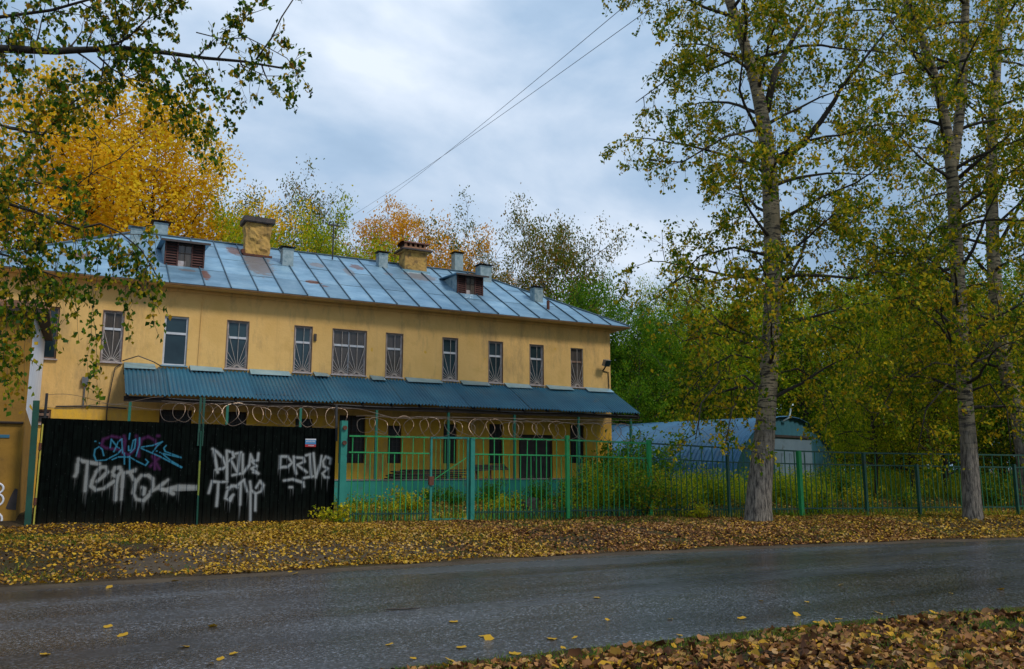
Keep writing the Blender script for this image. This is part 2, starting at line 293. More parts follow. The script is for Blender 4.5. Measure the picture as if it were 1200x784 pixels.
def asphalt():
    m, nt, N, L, b = newmat('wet_asphalt')
    big = noise_node(nt, 0.6, 5, 0.55, sc=(0.25, 1.1, 1)); c = ramp(nt, big.outputs[0], [(0.35, (0.022, 0.023, 0.027)), (0.65, (0.068, 0.073, 0.083))])
    av = N.new('ShaderNodeTexVoronoi'); av.inputs['Scale'].default_value = 52; at_ = N.new('ShaderNodeTexCoord'); L.new(at_.outputs['Object'], av.inputs[0])
    sx_ = N.new('ShaderNodeSeparateColor'); L.new(av.outputs['Color'], sx_.inputs[0])
    f = ramp(nt, sx_.outputs[0], [(0.0, g(0.35)), (0.55, g(0.8)), (0.80, g(1.5)), (0.93, g(2.6)), (1.0, g(4.0))]); col = mixc(nt, 1.0, c.outputs[0], f.outputs[0], 'MULTIPLY')
    st = noise_node(nt, 0.9, 6, 0.6); sf = ramp(nt, st.outputs[0], [(0.58, g(0)), (0.68, g(0.35))]); col = mixc(nt, sf.outputs[0], col, (0.025, 0.02, 0.022))
    cv = N.new('ShaderNodeTexVoronoi'); cv.feature = 'DISTANCE_TO_EDGE'; cv.inputs['Scale'].default_value = 0.42
    ct = N.new('ShaderNodeTexCoord'); cn = noise_node(nt, 1.6, 5, 0.6); cm = N.new('ShaderNodeVectorMath'); cm.operation = 'MULTIPLY_ADD'; cm.inputs[1].default_value = (.9, .9, 0)
    L.new(cn.outputs['Color'], cm.inputs[0]); L.new(ct.outputs['Object'], cm.inputs[2]); L.new(cm.outputs[0], cv.inputs['Vector'])
    ck = noise_node(nt, 0.35, 3); ckf = ramp(nt, ck.outputs[0], [(0.60, g(0)), (0.66, g(.7))]); cf = ramp(nt, cv.outputs['Distance'], [(0.003, g(1)), (0.008, g(0))])
    cmul = N.new('ShaderNodeMath'); cmul.operation = 'MULTIPLY'; L.new(ckf.outputs[0], cmul.inputs[0]); L.new(cf.outputs[0], cmul.inputs[1]); col = mixc(nt, cmul.outputs[0], col, (0.012, 0.011, 0.011))
    L.new(col, b.inputs['Base Color'])
    rn = noise_node(nt, 0.7, 4, 0.5, sc=(0.22, 1.3, 1)); rr = ramp(nt, rn.outputs[0], [(0.36, g(0.13)), (0.62, g(0.32))]); L.new(rr.outputs[0], b.inputs['Roughness'])
    bumpn(nt, b, av.outputs['Distance'], 0.35, 0.006); return m
M['asphalt'] = asphalt()
def groundmat():
    m, nt, N, L, b = newmat('trodden_earth')
    n = noise_node(nt, 0.8, 8, 0.65); c = ramp(nt, n.outputs[0], [(0.3, (0.035, 0.023, 0.012)), (0.5, (0.075, 0.050, 0.027)), (0.7, (0.045, 0.055, 0.012))])
    sp = noise_node(nt, 22, 6, 0.8); f = ramp(nt, sp.outputs[0], [(0.35, g(0.55)), (0.65, g(1.5))]); col = mixc(nt, 1.0, c.outputs[0], f.outputs[0], 'MULTIPLY')
    L.new(col, b.inputs['Base Color']); b.inputs['Roughness'].default_value = 0.95; b.inputs['Specular IOR Level'].default_value = 0.12; bumpn(nt, b, sp.outputs[0], 1.0, 0.05); return m
M['ground'] = groundmat()
M['dirt'] = mat('damp_gravel_edge', (0.105, 0.078, 0.052), (0.055, 0.04, 0.026), 1.2, 0.9, 0, 0.9, 40, spec=0.15, stain=(0.05, 0.035, 0.022), sscale=6, sthr=(0.5, 0.7))
G_, Y_, O_, B_ = (0.028, 0.070, 0.010), (0.48, 0.27, 0.014), (0.42, 0.19, 0.01), (0.13, 0.055, 0.02)
M['L_birch'] = leafmat('leaves_olive', [(0.22, (0.055, 0.12, 0.006)), (0.44, (0.13, 0.20, 0.008)), (0.57, (0.32, 0.32, 0.012)), (0.70, (0.62, 0.46, 0.014)), (0.84, (0.52, 0.28, 0.012))], .48)
M['L_birch2'] = leafmat('leaves_olive_yellow', [(0.22, (0.11, 0.20, 0.006)), (0.48, (0.25, 0.34, 0.010)), (0.66, (0.42, 0.46, 0.012)), (0.84, (0.72, 0.52, 0.014))], .45)
M['L_near'] = leafmat('leaves_near_green', [(0.22, (0.022, 0.070, 0.008)), (0.48, (0.08, 0.17, 0.010)), (0.60, (0.28, 0.29, 0.012)), (0.76, (0.52, 0.32, 0.015)), (0.86, (0.32, 0.13, 0.012))], .38)
M['L_gold'] = leafmat('leaves_gold', [(0.2, (0.66, 0.47, 0.015)), (0.5, (0.88, 0.60, 0.022)), (0.7, (0.92, 0.56, 0.025)), (0.84, (0.80, 0.44, 0.02))], 0.5)
M['L_orange'] = leafmat('leaves_orange', [(0.2, (0.60, 0.34, 0.014)), (0.5, (0.82, 0.42, 0.016)), (0.84, (0.70, 0.28, 0.014))], 0.5)
M['L_sparse'] = leafmat('leaves_drab', [(0.2, (0.06, 0.11, 0.012)), (0.5, (0.15, 0.17, 0.015)), (0.7, (0.30, 0.20, 0.02)), (0.84, (0.28, 0.13, 0.02))], .4)
M['L_green'] = leafmat('leaves_green', [(0.2, (0.035, 0.12, 0.006)), (0.5, (0.085, 0.23, 0.010)), (0.84, (0.24, 0.35, 0.014))], .45)
M['L_deep'] = leafmat('leaves_deep_green', [(0.2, (0.035, 0.12, 0.008)), (0.5, (0.08, 0.21, 0.010)), (0.84, (0.22, 0.30, 0.014))], .48)
M['L_lime'] = leafmat('leaves_yellow_green', [(0.2, (0.14, 0.27, 0.010)), (0.5, (0.32, 0.42, 0.012)), (0.84, (0.66, 0.54, 0.015))], .45)
M['L_weed'] = leafmat('leaves_weed', [(0.2, (0.06, 0.18, 0.012)), (0.5, (0.14, 0.27, 0.014)), (0.72, (0.40, 0.38, 0.015)), (0.85, (0.42, 0.20, 0.015))], .4)
M['L_weedy'] = leafmat('leaves_weed_yellow', [(0.2, (0.16, 0.27, 0.012)), (0.45, (0.45, 0.45, 0.015)), (0.8, (0.75, 0.55, 0.02))], .42)
M['grass'] = leafmat('grass_blades', [(0.12, (0.040, 0.10, 0.010)), (0.5, (0.08, 0.16, 0.014)), (0.85, (0.26, 0.24, 0.03))], 0.35)
M['tallgrass'] = leafmat('tall_grass_blades', [(0.2, (0.13, 0.26, 0.012)), (0.5, (0.30, 0.40, 0.016)), (0.85, (0.62, 0.52, 0.04))], 0.35)
def litter(name, stops): return leafmat(name, stops, 0.12, 0.6)
M['lit_yellow'] = litter('fallen_leaves_yellow', [(0.2, (0.07, 0.03, 0.012)), (0.38, (0.22, 0.10, 0.013)), (0.52, (0.44, 0.23, 0.016)), (0.66, (0.62, 0.38, 0.03)), (0.76, (0.34, 0.16, 0.03)), (0.85, (0.50, 0.32, 0.13))])
M['lit_brown'] = litter('fallen_leaves_brown', [(0.2, (0.035, 0.016, 0.010)), (0.4, (0.12, 0.05, 0.018)), (0.54, (0.27, 0.12, 0.045)), (0.64, (0.38, 0.18, 0.07)), (0.74, (0.52, 0.28, 0.02)), (0.85, (0.42, 0.25, 0.12))])
M['lit_gold'] = litter('fallen_leaves_ochre', [(0.2, (0.07, 0.032, 0.012)), (0.42, (0.28, 0.14, 0.016)), (0.62, (0.55, 0.33, 0.02)), (0.84, (0.52, 0.33, 0.12))])
# ------------------------------------------------------------------ ground and road
def axis(parts):
    v = []
    for a, b, s in parts: v += list(np.arange(a, b, s))
    return np.array(v+[parts[-1][1]])
def grid_obj(name, xs, ys, zf, m, kind='structure'):
    X, Y = np.meshgrid(xs, ys); Z = zf(X, Y); nx, ny = len(xs), len(ys)
    V = np.stack([X, Y, Z], -1).reshape(-1, 3); i = np.arange(nx*ny).reshape(ny, nx)
    Fq = np.stack([i[:-1, :-1], i[:-1, 1:], i[1:, 1:], i[1:, :-1]], -1).reshape(-1, 4)
    me = bpy.data.meshes.new(name); me.from_pydata(V.tolist(), [], Fq.tolist()); me.polygons.foreach_set('use_smooth', [True]*len(me.polygons))
    me.materials.append(m); o = bpy.data.objects.new(name, me); COL.objects.link(o); o['kind'] = kind; return o
grid_obj('ground', axis([(-900, -60, 60), (-60, -12, 4), (-12, 36, 0.3), (36, 90, 3), (90, 900, 60)]),
         axis([(-900, -60, 60), (-60, -4, 4), (-4, 32, 0.3), (32, 90, 3), (90, 900, 60)]), ground_z, M['ground'])
rx = axis([(-120, -20, 5), (-20, 34, 0.5), (34, 90, 3)])
def strip(name, lo, hi, z, m, n=8, wob=0.05):
    b = MB()
    ys = [[(lo(x)+(hi(x)-lo(x))*k/n)+(0 if 0 < k < n else wob*mnoise.noise(Vector((x*1.3, k*7.1, z*10)))) for k in range(n+1)] for x in rx]
    for i in range(len(rx)-1):
        for k in range(n):
            z0, z1 = (z if (k or not z) else -.004), (z if (k+1 < n or not z) else -.004 if name == 'near' else z)
            b.quad((rx[i], ys[i][k], z0), (rx[i+1], ys[i+1][k], z0), (rx[i+1], ys[i+1][k+1], z1), (rx[i], ys[i][k+1], z1))
    o = b.build(name, m, kind='structure', recalc=False); return o
strip('road', ynear, lambda x: yfar(x)-0.1, 0.0, M['asphalt'], 10, 0.08)
strip('road_verge', lambda x: yfar(x)-0.45, lambda x: yfar(x)+0.5, 0.008, M['dirt'], 4, 0.22)
strip('road_verge', lambda x: ynear(x)+0.12, lambda x: ynear(x)-0.5, 0.008, M['ground'], 4, 0.12)
# packed gravelly patch in front of the gate
b = MB()
for i in range(40):
    x0, x1 = 0.8+i*0.14, 0.8+(i+1)*0.14
    def edge(x): return (13.9+0.3*abs((x-3.6)/2.8)+0.25*mnoise.noise(Vector((x*2, 3, 0))), 16.4-1.2*abs((x-3.6)/2.8)**2+0.5*mnoise.noise(Vector((x*1.5, 9, 0))))
    (a0, c0), (a1, c1) = edge(x0), edge(x1)
    for k in range(10):
        y00, y01 = a0+(c0-a0)*k/10, a0+(c0-a0)*(k+1)/10; y10, y11 = a1+(c1-a1)*k/10, a1+(c1-a1)*(k+1)/10
        b.quad((x0, y00, gz(x0, y00)+.006), (x1, y10, gz(x1, y10)+.006), (x1, y11, gz(x1, y11)+.006), (x0, y01, gz(x0, y01)+.006))
b.build('path', M['dirt'], kind='structure', recalc=False)
# ------------------------------------------------------------------ the house
YW, XL, XR, DEP = 26.5, -2.7, 18.42, 34.7
house = empty('house', (0, 0, 0), 'long two-storey ochre plaster house with a blue-grey sheet metal roof behind the fence', 'house')
UP = [(-1.25, -0.50), (0.62, 1.16), (2.27, 2.95), (4.08, 4.72), (6.16, 6.72), (7.41, 8.55), (9.25, 9.84), (11.33, 11.90), (13.13, 13.69), (14.83, 15.40), (16.60, 17.17)]
LOW = [(-0.9, -0.5, 2.85, 3.25), (2.3, 3.2, 1.85, 3.35), (4.2, 4.8, 1.85, 3.35), (6.3, 6.85, 1.85, 3.2), (7.72, 8.6, 1.80, 3.35), (9.39, 9.87, 1.80, 3.05), (11.4, 11.9, 1.80, 3.15), (13.16, 13.70, 1.80, 3.2), (14.36, 15.78, 1.27, 2.85), (16.54, 17.16, 1.83, 3.25)]
holes = [(a, c, 4.67, 6.17) for a, c in UP]+LOW
def wall_holes(name, x0, x1, z0, z1, y, holes, m, parent, depth=0.16):
    xs = sorted({x0, x1, *[h[0] for h in holes], *[h[1] for h in holes]}); zs = sorted({z0, z1, 3.36, *[h[2] for h in holes], *[h[3] for h in holes]})
    b = MB()
    for i in range(len(xs)-1):
        for j in range(len(zs)-1):
            cx, cz = (xs[i]+xs[i+1])/2, (zs[j]+zs[j+1])/2
            if any(h[0] < cx < h[1] and h[2] < cz < h[3] for h in holes): continue
            b.quad((xs[i], y, zs[j]), (xs[i+1], y, zs[j]), (xs[i+1], y, zs[j+1]), (xs[i], y, zs[j+1]))
    for a, c, d, e in holes:
        b.quad((a, y, d), (a, y+depth, d), (a, y+depth, e), (a, y, e)); b.quad((c, y, d), (c, y+depth, d), (c, y+depth, e), (c, y, e))
        b.quad((a, y, e), (c, y, e), (c, y+depth, e), (a, y+depth, e)); b.quad((a, y, d), (c, y, d), (c, y+depth, d), (a, y+depth, d))
    return b.build(name, m, parent)
wall_holes('wall', XL, XR, 0.2, 6.98, YW, holes, M['plaster'], house)
b = MB(); b.quad((XR, YW, .2), (XR, DEP, .2), (XR, DEP, 6.98), (XR, YW, 6.98)).build('wall', M['plaster'], house)
b = MB(); b.quad((XL, DEP, .2), (XR, DEP, .2), (XR, DEP, 6.98), (XL, DEP, 6.98)); b.quad((XL, YW, .2), (XL, DEP, .2), (XL, DEP, 6.98), (XL, YW, 6.98)); b.build('wall', M['plaster'], house)
MB().box(XL+.1, XR-.1, YW+.9, YW+.95, .3, 6.9).build('dark_room_backing', M['dark'], house)  # sheet behind the windows, the darkness of the rooms put into its colour
def window(a, c, d, e, style):
    y = YW+0.10; w = c-a; hgt = e-d; fm = {'new': M['white'], 'old': M['oldwhite'], 'brown': M['brownframe'], 'dark': M['darkwood']}[style[0]]; t = .055
    f = MB().box(a+.002, a+t, y-.03, y+.03, d, e).box(c-t, c-.002, y-.03, y+.03, d, e).box(a+t, c-t, y-.03, y+.03, e-t, e-.002).box(a+t, c-t, y-.03, y+.03, d+.002, d+t)
    o = f.build('window', fm, house)
    tr = d+hgt*0.655
    n = MB().box(a+t, c-t, y-.034, y+.028, tr-.034, tr+.034)
    if w > 0.8: n.box((a+c)/2-.025, (a+c)/2+.025, y-.027, y+.027, d+t, e-t)
    n.build('glazing_bar', M['white'] if style[0] in ('new', 'old') else fm, o)
    cols = [(a+t, (a+c)/2-.025), ((a+c)/2+.025, c-t)] if w > .8 else [(a+t, c-t)]
    for u0, u1 in cols:
        for v0, v1 in ((d+t, tr-.03), (tr+.03, e-t)): MB().box(u0, u1, y-.004, y+.004, v0, v1).build('pane', style[1], o)
    if style[0] != 'dark':
        MB().box(a-.04, c+.04, YW-.07, YW+.07, d-.035, d+.004).build('sill', M['flash'] if style[0] == 'new' else M['oldwhite'], o)
        if style[0] == 'old':
            MB().box(a-.02, a, YW-.008, YW+.06, d, e+.02).box(c, c+.02, YW-.008, YW+.06, d, e+.02).box(a, c, YW-.008, YW+.05, e, e+.02).build('casing', M['brownframe'], o)
    gr = MB()
    if style[2] == 'fan':
        yy = YW+.035
        for q, (g0, g1) in enumerate([(a+.02, c-.02)] if w < .8 else [(a+.02, (a+c)/2), ((a+c)/2, c-.02)]):
            ox, oz = g0+(g1-g0)*(.5 if q else .55), d+.03
            for k in range(11):
                an = math.radians(12+156*k/10); dx, dz = math.cos(an), math.sin(an)
                tmax = min(((g1-ox)/dx) if dx > 1e-6 else 99, ((g0-ox)/dx) if dx < -1e-6 else 99, (e-.03-oz)/dz if dz > 1e-6 else 99)
                gr.bar((ox+dx*.06, yy, oz+dz*.06), (ox+dx*tmax, yy, oz+dz*tmax), .011)
            gr.tube([(ox+.1*math.cos(u), yy, oz+.1*math.sin(u)) for u in np.linspace(0, math.pi, 7)], .007, 4)
            gr.bar((g0, yy, d+.02), (g1, yy, d+.02), .014); gr.bar((g0, yy, e-.02), (g1, yy, e-.02), .014); gr.bar((g0, yy, d+.02), (g0, yy, e-.02), .014); gr.bar((g1, yy, d+.02), (g1, yy, e-.02), .014)
        gr.build('grille', M['grille'], o)
    elif style[2] == 'grid':
        for k in range(1, max(3, int(w/.13))): x = a+w*k/max(3, int(w/.13)); gr.bar((x, YW+.03, d), (x, YW+.03, e), .014)
        for k in range(1, 9): z = d+hgt*k/9; gr.bar((a, YW+.03, z), (c, YW+.03, z), .012)
        gr.build('grille', M['blackbars'], o)
sty = [('brown', M['glass'], ''), ('old', M['glasswarm'], 'fan'), ('new', M['glass'], ''), ('old', M['glass'], 'fan'), ('old', M['glass'], 'fan'), ('old', M['glasswarm'], 'fan'), ('old', M['glasswarm'], 'fan'), ('old', M['glass'], 'fan'), ('old', M['glass'], 'fan'), ('old', M['glass'], 'fan'), ('brown', M['glasswarm'], 'fan')]
for (a, c), s in zip(UP, sty): window(a, c, 4.67, 6.17, s)
for k, (a, c, d, e) in enumerate(LOW):
    if k == 8: continue
    window(a, c, d, e, ('brown' if k == 0 else 'dark', M['dark'], 'grid' if k else ''))
# main door: dark double leaf with bars
dr = MB().box(14.36, 14.44, YW+.04, YW+.12, 1.27, 2.85).box(15.70, 15.78, YW+.04, YW+.12, 1.27, 2.85).box(14.44, 15.70, YW+.04, YW+.12, 2.77, 2.85).build('door', M['darkwood'], house)
MB().box(14.44, 15.06, YW+.09, YW+.13, 1.28, 2.77).build('door_leaf', M['tin'], dr); MB().box(15.08, 15.70, YW+.09, YW+.13, 1.28, 2.77).build('door_leaf', M['tin'], dr)
MB().box(15.0, 15.03, YW+.04, YW+.09, 1.9, 2.05).build('handle', M['lampgrey'], dr)
# roof: deck, standing seam sheets laid one by one, seams
EY, EZ, RY, RZ, EX0, EX1 = 26.0, 7.09, 30.6, 9.68, -3.15, 19.02
SL = (RZ-EZ)/(RY-EY)
def rz_at(y): return EZ+(y-EY)*SL
rx0, rx1 = EX0+4.6, EX1-4.6
dk = MB()
A0, A1, A2, A3 = (EX0, EY, EZ), (EX1, EY, EZ), (EX1, 2*RY-EY, EZ), (EX0, 2*RY-EY, EZ); T0, T1 = (rx0, RY, RZ), (rx1, RY, RZ)
for p in ([A0, A1, T1, T0], [A1, A2, T1], [A2, A3, T0, T1], [A3, A0, T0]): dk.poly([(q[0], q[1], q[2]-.02) for q in p])
dk.poly([(q[0], q[1], EZ-.06) for q in (A0, A1, A2, A3)])
dk.build('roof_deck', M['plaster'], house, recalc=False)
MB().box(EX0, EX1, EY-.015, EY+.02, EZ-.055, EZ-.012).build('eave_board', M['soffit'], house)
MB().box(XL, XR+.02, YW-.05, YW-.002, 6.93, 7.02).build('cornice', M['plaster'], house)
seams = [EX0, -2.42, -1.55, -0.67, 0.05, 0.78, 1.52, 2.29, 3.28, 4.05, 4.85, 5.62, 6.40, 7.10, 7.80, 8.62, 9.42, 10.22, 11.03, 11.78, 12.50, 13.26, 14.10, 14.95, 15.80, 16.58, 17.27, 18.12, EX1]
nrm = Vector((0, -SL, 1)).normalized()
def tlim(x): return max(0.0, min(1.0, (x-EX0)/4.6, (EX1-x)/4.6))
def rp(x, t, up=0.0):
    p = Vector((x, EY+(RY-EY)*t, EZ+(RZ-EZ)*t))+nrm*up; return p
for i in range(len(seams)-1):
    x0, x1 = seams[i]+.004, seams[i+1]-.004
    cuts = [0]+[c+random.uniform(-.015, .015) for c in (.30, .60, .88)]+[1.01]
    for k in range(len(cuts)-1):
        lo, hi = cuts[k]+(.0028 if k else 0), cuts[k+1]-.0028
        pts = []
        l0, l1 = tlim(x0), tlim(x1)
        if max(l0, l1) <= lo: continue
        # strip polygon clipped by the hip line
        prof = [(x0, min(lo, l0)), (x1, min(lo, l1)), (x1, min(hi, l1)), (x0, min(hi, l0))]
        if l0 < hi or l1 < hi:
            poly = []
            for (xa, la) in ((x0, l0), (x1, l1)):
                pass
            def hipx(t): return EX0+4.6*t if x0 < 8 else EX1-4.6*t
            if x0 < 8: poly = [(max(x0, hipx(lo)), lo), (x1, lo), (x1, min(hi, l1))]+([(max(x0, hipx(hi)), hi)] if l1 > hi else [])+([(x0, l0)] if lo < l0 < hi else [])
            else: poly = [(x0, lo), (min(x1, hipx(lo)), lo)]+([(x1, l1)] if lo < l1 < hi else [])+([(min(x1, hipx(hi)), hi)] if l0 > hi else [])+[(x0, min(hi, l0))]
            q = []
            for p in poly:
                if not q or (abs(p[0]-q[-1][0])+abs(p[1]-q[-1][1])) > 1e-4: q.append(p)
            prof = q
        if len(prof) < 3: continue
        up = .004+.007*((k+i) % 2)+random.uniform(0, .004)
        MB().prism([rp(x, t, up) for x, t in prof], nrm*-.02).build('roof_sheet', M['roof'], house)
for x in seams[1:-1]:
    L_ = tlim(x)
    MB().bar(rp(x, -.004, .028), rp(x, L_, .028), .026, .045).build('roof_seam', M['seam'], house)
for pts in ([A0, T0], [A1, T1], [T0, T1], [A2, T1]):
    MB().tube([Vector(pts[0])+Vector((0, 0, .03)), Vector(pts[1])+Vector((0, 0, .04))], .035, 6).build('ridge_cap', M['seam'], house)
for k, (ya, yb, za, zb) in enumerate([(EY, RY, 0, 0)]):       # right hip end: sheets seen only from the side
    for j in range(10):
        u0, u1 = j/10, (j+1)/10; y0, y1 = EY+9.2*u0, EY+9.2*u1
        l0, l1 = min(u0, 1-u0)*2, min(u1, 1-u1)*2
        P_ = [(EX1, y0+.005, EZ), (EX1, y1-.005, EZ), (EX1-4.6*l1, y1-.005, EZ+(RZ-EZ)*l1), (EX1-4.6*l0, y0+.005, EZ+(RZ-EZ)*l0)]
        P_ = [p for n_, p in enumerate(P_) if not any((Vector(p)-Vector(q)).length < .02 for q in P_[:n_])]
        MB().prism([(p[0]+.005, p[1], p[2]+.01) for p in P_], (-.01, 0, -.02)).build('roof_sheet', M['roof'], house)
# chimneys and roof outlets: all stand on the front slope
def duct(x, y, w, h, name='vent_duct', capw=1.45, cap='tin'):
    z = rz_at(y)-.15; o = MB().box(x-w/2, x+w/2, y-w/2, y+w/2, z, z+h+.15).build(name, M['vent'], house)
    zt = z+h+.15
    MB().box(x-w*.5-.012, x+w*.5+.012, y-w*.5-.012, y+w*.5+.012, zt-.06, zt-.03).build('band', M['vent'], o)
    c = MB(); zz = zt+.05; q = w*capw/2
    c.box(x-.35*w, x+.35*w, y-.35*w, y+.35*w, zt, zz)
    c.poly([(x-q, y-q, zz), (x+q, y-q, zz), (x+q*.3, y, zz+.07), (x-q*.3, y, zz+.07)]).poly([(x+q, y-q, zz), (x+q, y+q, zz), (x+q*.3, y, zz+.07)]).poly([(x+q, y+q, zz), (x-q, y+q, zz), (x-q*.3, y, zz+.07), (x+q*.3, y, zz+.07)]).poly([(x-q, y+q, zz), (x-q, y-q, zz), (x-q*.3, y, zz+.07)]).poly([(x-q, y-q, zz), (x-q, y+q, zz), (x+q, y+q, zz), (x+q, y-q, zz)])
    c.build('cap', M[cap], o); return o
duct(1.47, 29.5, .36, .45, cap='vent'); duct(2.3, 30.9, .46, .34, cap='tin'); duct(6.35, 29.0, .38, .55); duct(10.25, 30.1, .36, .50); duct(13.95, 31.2, .38, .58); duct(14.55, 29.9, .50, .55, capw=1.35); duct(15.95, 27.95, .38, .50)
MB().tube([(15.98, 27.1, rz_at(27.1)-.05), (15.98, 27.1, rz_at(27.1)+.33)], .06, 8).build('vent_pipe', M['rust'], house)
def lumpy(x0, x1, y0, y1, z0, z1, amp, seed, n=9):
    bm = bmesh.new(); bmesh.ops.create_cube(bm, size=1); bmesh.ops.subdivide_edges(bm, edges=bm.edges[:], cuts=n, use_grid_fill=True)
    bmesh.ops.scale(bm, vec=(x1-x0, y1-y0, z1-z0), verts=bm.verts); bmesh.ops.translate(bm, vec=((x0+x1)/2, (y0+y1)/2, (z0+z1)/2), verts=bm.verts)
    for v in bm.verts:
        q = v.co*3.2+Vector((seed, 0, 0)); v.co += Vector((mnoise.noise(q), mnoise.noise(q+Vector((7, 0, 0))), mnoise.noise(q+Vector((0, 9, 0)))))*amp
        q2 = v.co*9; d = mnoise.noise(q2+Vector((seed*3, 0, 0))); v.co += (v.co-Vector(((x0+x1)/2, (y0+y1)/2, v.co.z))).normalized()*d*amp*.5
    me = bpy.data.meshes.new('m'); bm.to_mesh(me); bm.free(); return me
def lump_obj(name, me, m, parent):
    me.name = name; me.materials.append(m); o = bpy.data.objects.new(name, me); COL.objects.link(o); o.parent = parent; return o
c1 = lump_obj('chimney', lumpy(5.0, 5.86, 29.55, 30.2, 8.95, 10.34, .09, 3, 13), M['brickplaster'], house)
MB().box(4.92, 5.96, 29.45, 30.3, 10.30, 10.33).box(4.90, 5.98, 29.43, 30.32, 10.33, 10.50).build('cap', M['tin'], c1)
MB().box(4.93, 5.95, 29.46, 30.3, 10.502, 10.512).build('cap_sheet', M['rust'], c1)
MB().box(4.92, 5.92, 29.42, 29.56, rz_at(29.5)-.02, rz_at(29.5)+.06).box(4.88, 4.98, 29.5, 30.1, rz_at(29.8)-.1, rz_at(29.8)+.06).build('apron', M['rust'], c1)
c2 = lump_obj('chimney', lumpy(11.12, 12.05, 29.9, 30.55, 9.1, 10.12, .035, 9), M['brickplaster'], house)
MB().box(11.02, 12.15, 29.8, 30.65, 10.08, 10.13).build('cap', M['brickplaster'], c2); MB().box(10.94, 12.23, 29.72, 30.73, 10.13, 10.19).build('cap', M['tin'], c2)
MB().box(11.06, 12.1, 29.84, 30.6, 10.19, 10.28).build('hood_base', M['brick'], c2)
for k in range(5): MB().box(11.1+k*.2, 11.19+k*.2, 29.86, 29.95, 10.28, 10.42).build('hood_brick', M['brick'], c2)
MB().box(11.13, 12.05, 30.1, 30.5, 10.28, 10.42).build('hood_core', M['tin'], c2)
cp = MB()
for k in range(9):
    a0, a1 = math.pi*k/9, math.pi*(k+1)/9
    cp.quad((11.04, 30.22-.42*math.cos(a0), 10.42+.12*math.sin(a0)), (12.12, 30.22-.42*math.cos(a0), 10.42+.12*math.sin(a0)), (12.12, 30.22-.42*math.cos(a1), 10.42+.12*math.sin(a1)), (11.04, 30.22-.42*math.cos(a1), 10.42+.12*math.sin(a1)))
cp.poly([(11.04, 29.8, 10.42), (12.12, 29.8, 10.42), (12.12, 30.64, 10.42), (11.04, 30.64, 10.42)]); cp.build('hood', M['rust'], c2)
MB().box(11.0, 12.15, 29.8, 29.92, rz_at(29.85)-.03, rz_at(29.85)+.07).build('apron', M['flash'], c2)
# dormers: louvred front with a tiny sash, sheet-metal cheeks, nearly flat roof
def dormer(x0, x1, yf, ht):
    z0 = rz_at(yf)-.06; z1 = z0+ht+.06; yb = EY+(z1+.02-EZ)/SL
    o = MB().poly([(x0, yf, z0), (x0, yb, z1), (x0, yf, z1)]).build('dormer', M['vent'], house, recalc=False)
    MB().poly([(x1, yf, z0), (x1, yb, z1), (x1, yf, z1)]).build('cheek', M['vent'], o, recalc=False)
    w = x1-x0; MB().box(x0, x1, yf+.03, yf+.05, z0, z1).build('dormer_back', M['dark'], o)
    for q in (x0, x0+w*.30, x0+w*.66, x1-.05): MB().box(q, q+.045, yf-.02, yf+.03, z0, z1-.002).build('stile', M['louvre'], o)
    for s0, s1 in ((x0+.045, x0+w*.30), (x0+w*.66+.045, x1-.05)):
        for k in range(9):
            zz = z0+.06+(z1-z0-.1)*k/9; MB().quad((s0, yf-.015, zz), (s1, yf-.015, zz), (s1, yf+.028, zz+.06), (s0, yf+.028, zz+.06)).build('louvre_slat', M['louvre'], o)
    wx0, wx1 = x0+w*.30+.05, x0+w*.66-.005; zm = (z0+z1)/2+.05
    MB().box(wx0, wx1, yf+.006, yf+.02, z0+.05, z1-.05).build('pane', M['glasswarm'], o)
    MB().box((wx0+wx1)/2-.012, (wx0+wx1)/2+.012, yf-.01, yf+.025, z0+.04, z1-.04).box(wx0, wx1, yf-.008, yf+.024, zm, zm+.022).build('glazing_bar', M['darkwood'], o)
    MB().box(x0+.12*w+w*.2, x0+w*.52, yf+.0, yf+.012, z0+.02, z0+.3*ht).build('board_patch', M['oldwhite'], o)
    e = .14
    MB().prism([(x0-e, yf-.22, z1-.02), (x1+e, yf-.22, z1-.02), (x1+e, yb+.25, z1+.10), (x0-e, yb+.25, z1+.10)], (0, 0, .022)).build('dormer_roof', M['roof'], o)
    MB().box(x0-e, x1+e, yf-.235, yf-.22, z1-.07, z1-.0).build('fascia', M['tin'], o)
    return o
dormer(2.22, 3.42, 27.55, .80); dormer(12.46, 13.55, 27.85, .74)
an = MB(); zz = rz_at(30.2); an.tube([(8.32, 30.2, zz-.05), (8.32, 30.2, zz+1.42)], .028, 6); an.bar((8.1, 30.2, zz+1.36), (8.56, 30.2, zz+1.36), .05); an.bar((8.24, 30.2, zz+.9), (8.4, 30.2, zz+.9), .03)
for q in (-.16, 0, .16): an.tube([(8.32+q, 30.2, zz+1.38), (8.32+q, 30.2, zz+1.48)], .025, 6)
an.build('antenna_mast', M['cable'], house)
b = MB()                                                       # turquoise plinth band of the house wall
b.box(16.1, XR+.02, YW-.05, YW-.003, .2, 1.12); b.build('plinth', M['turq'], house)
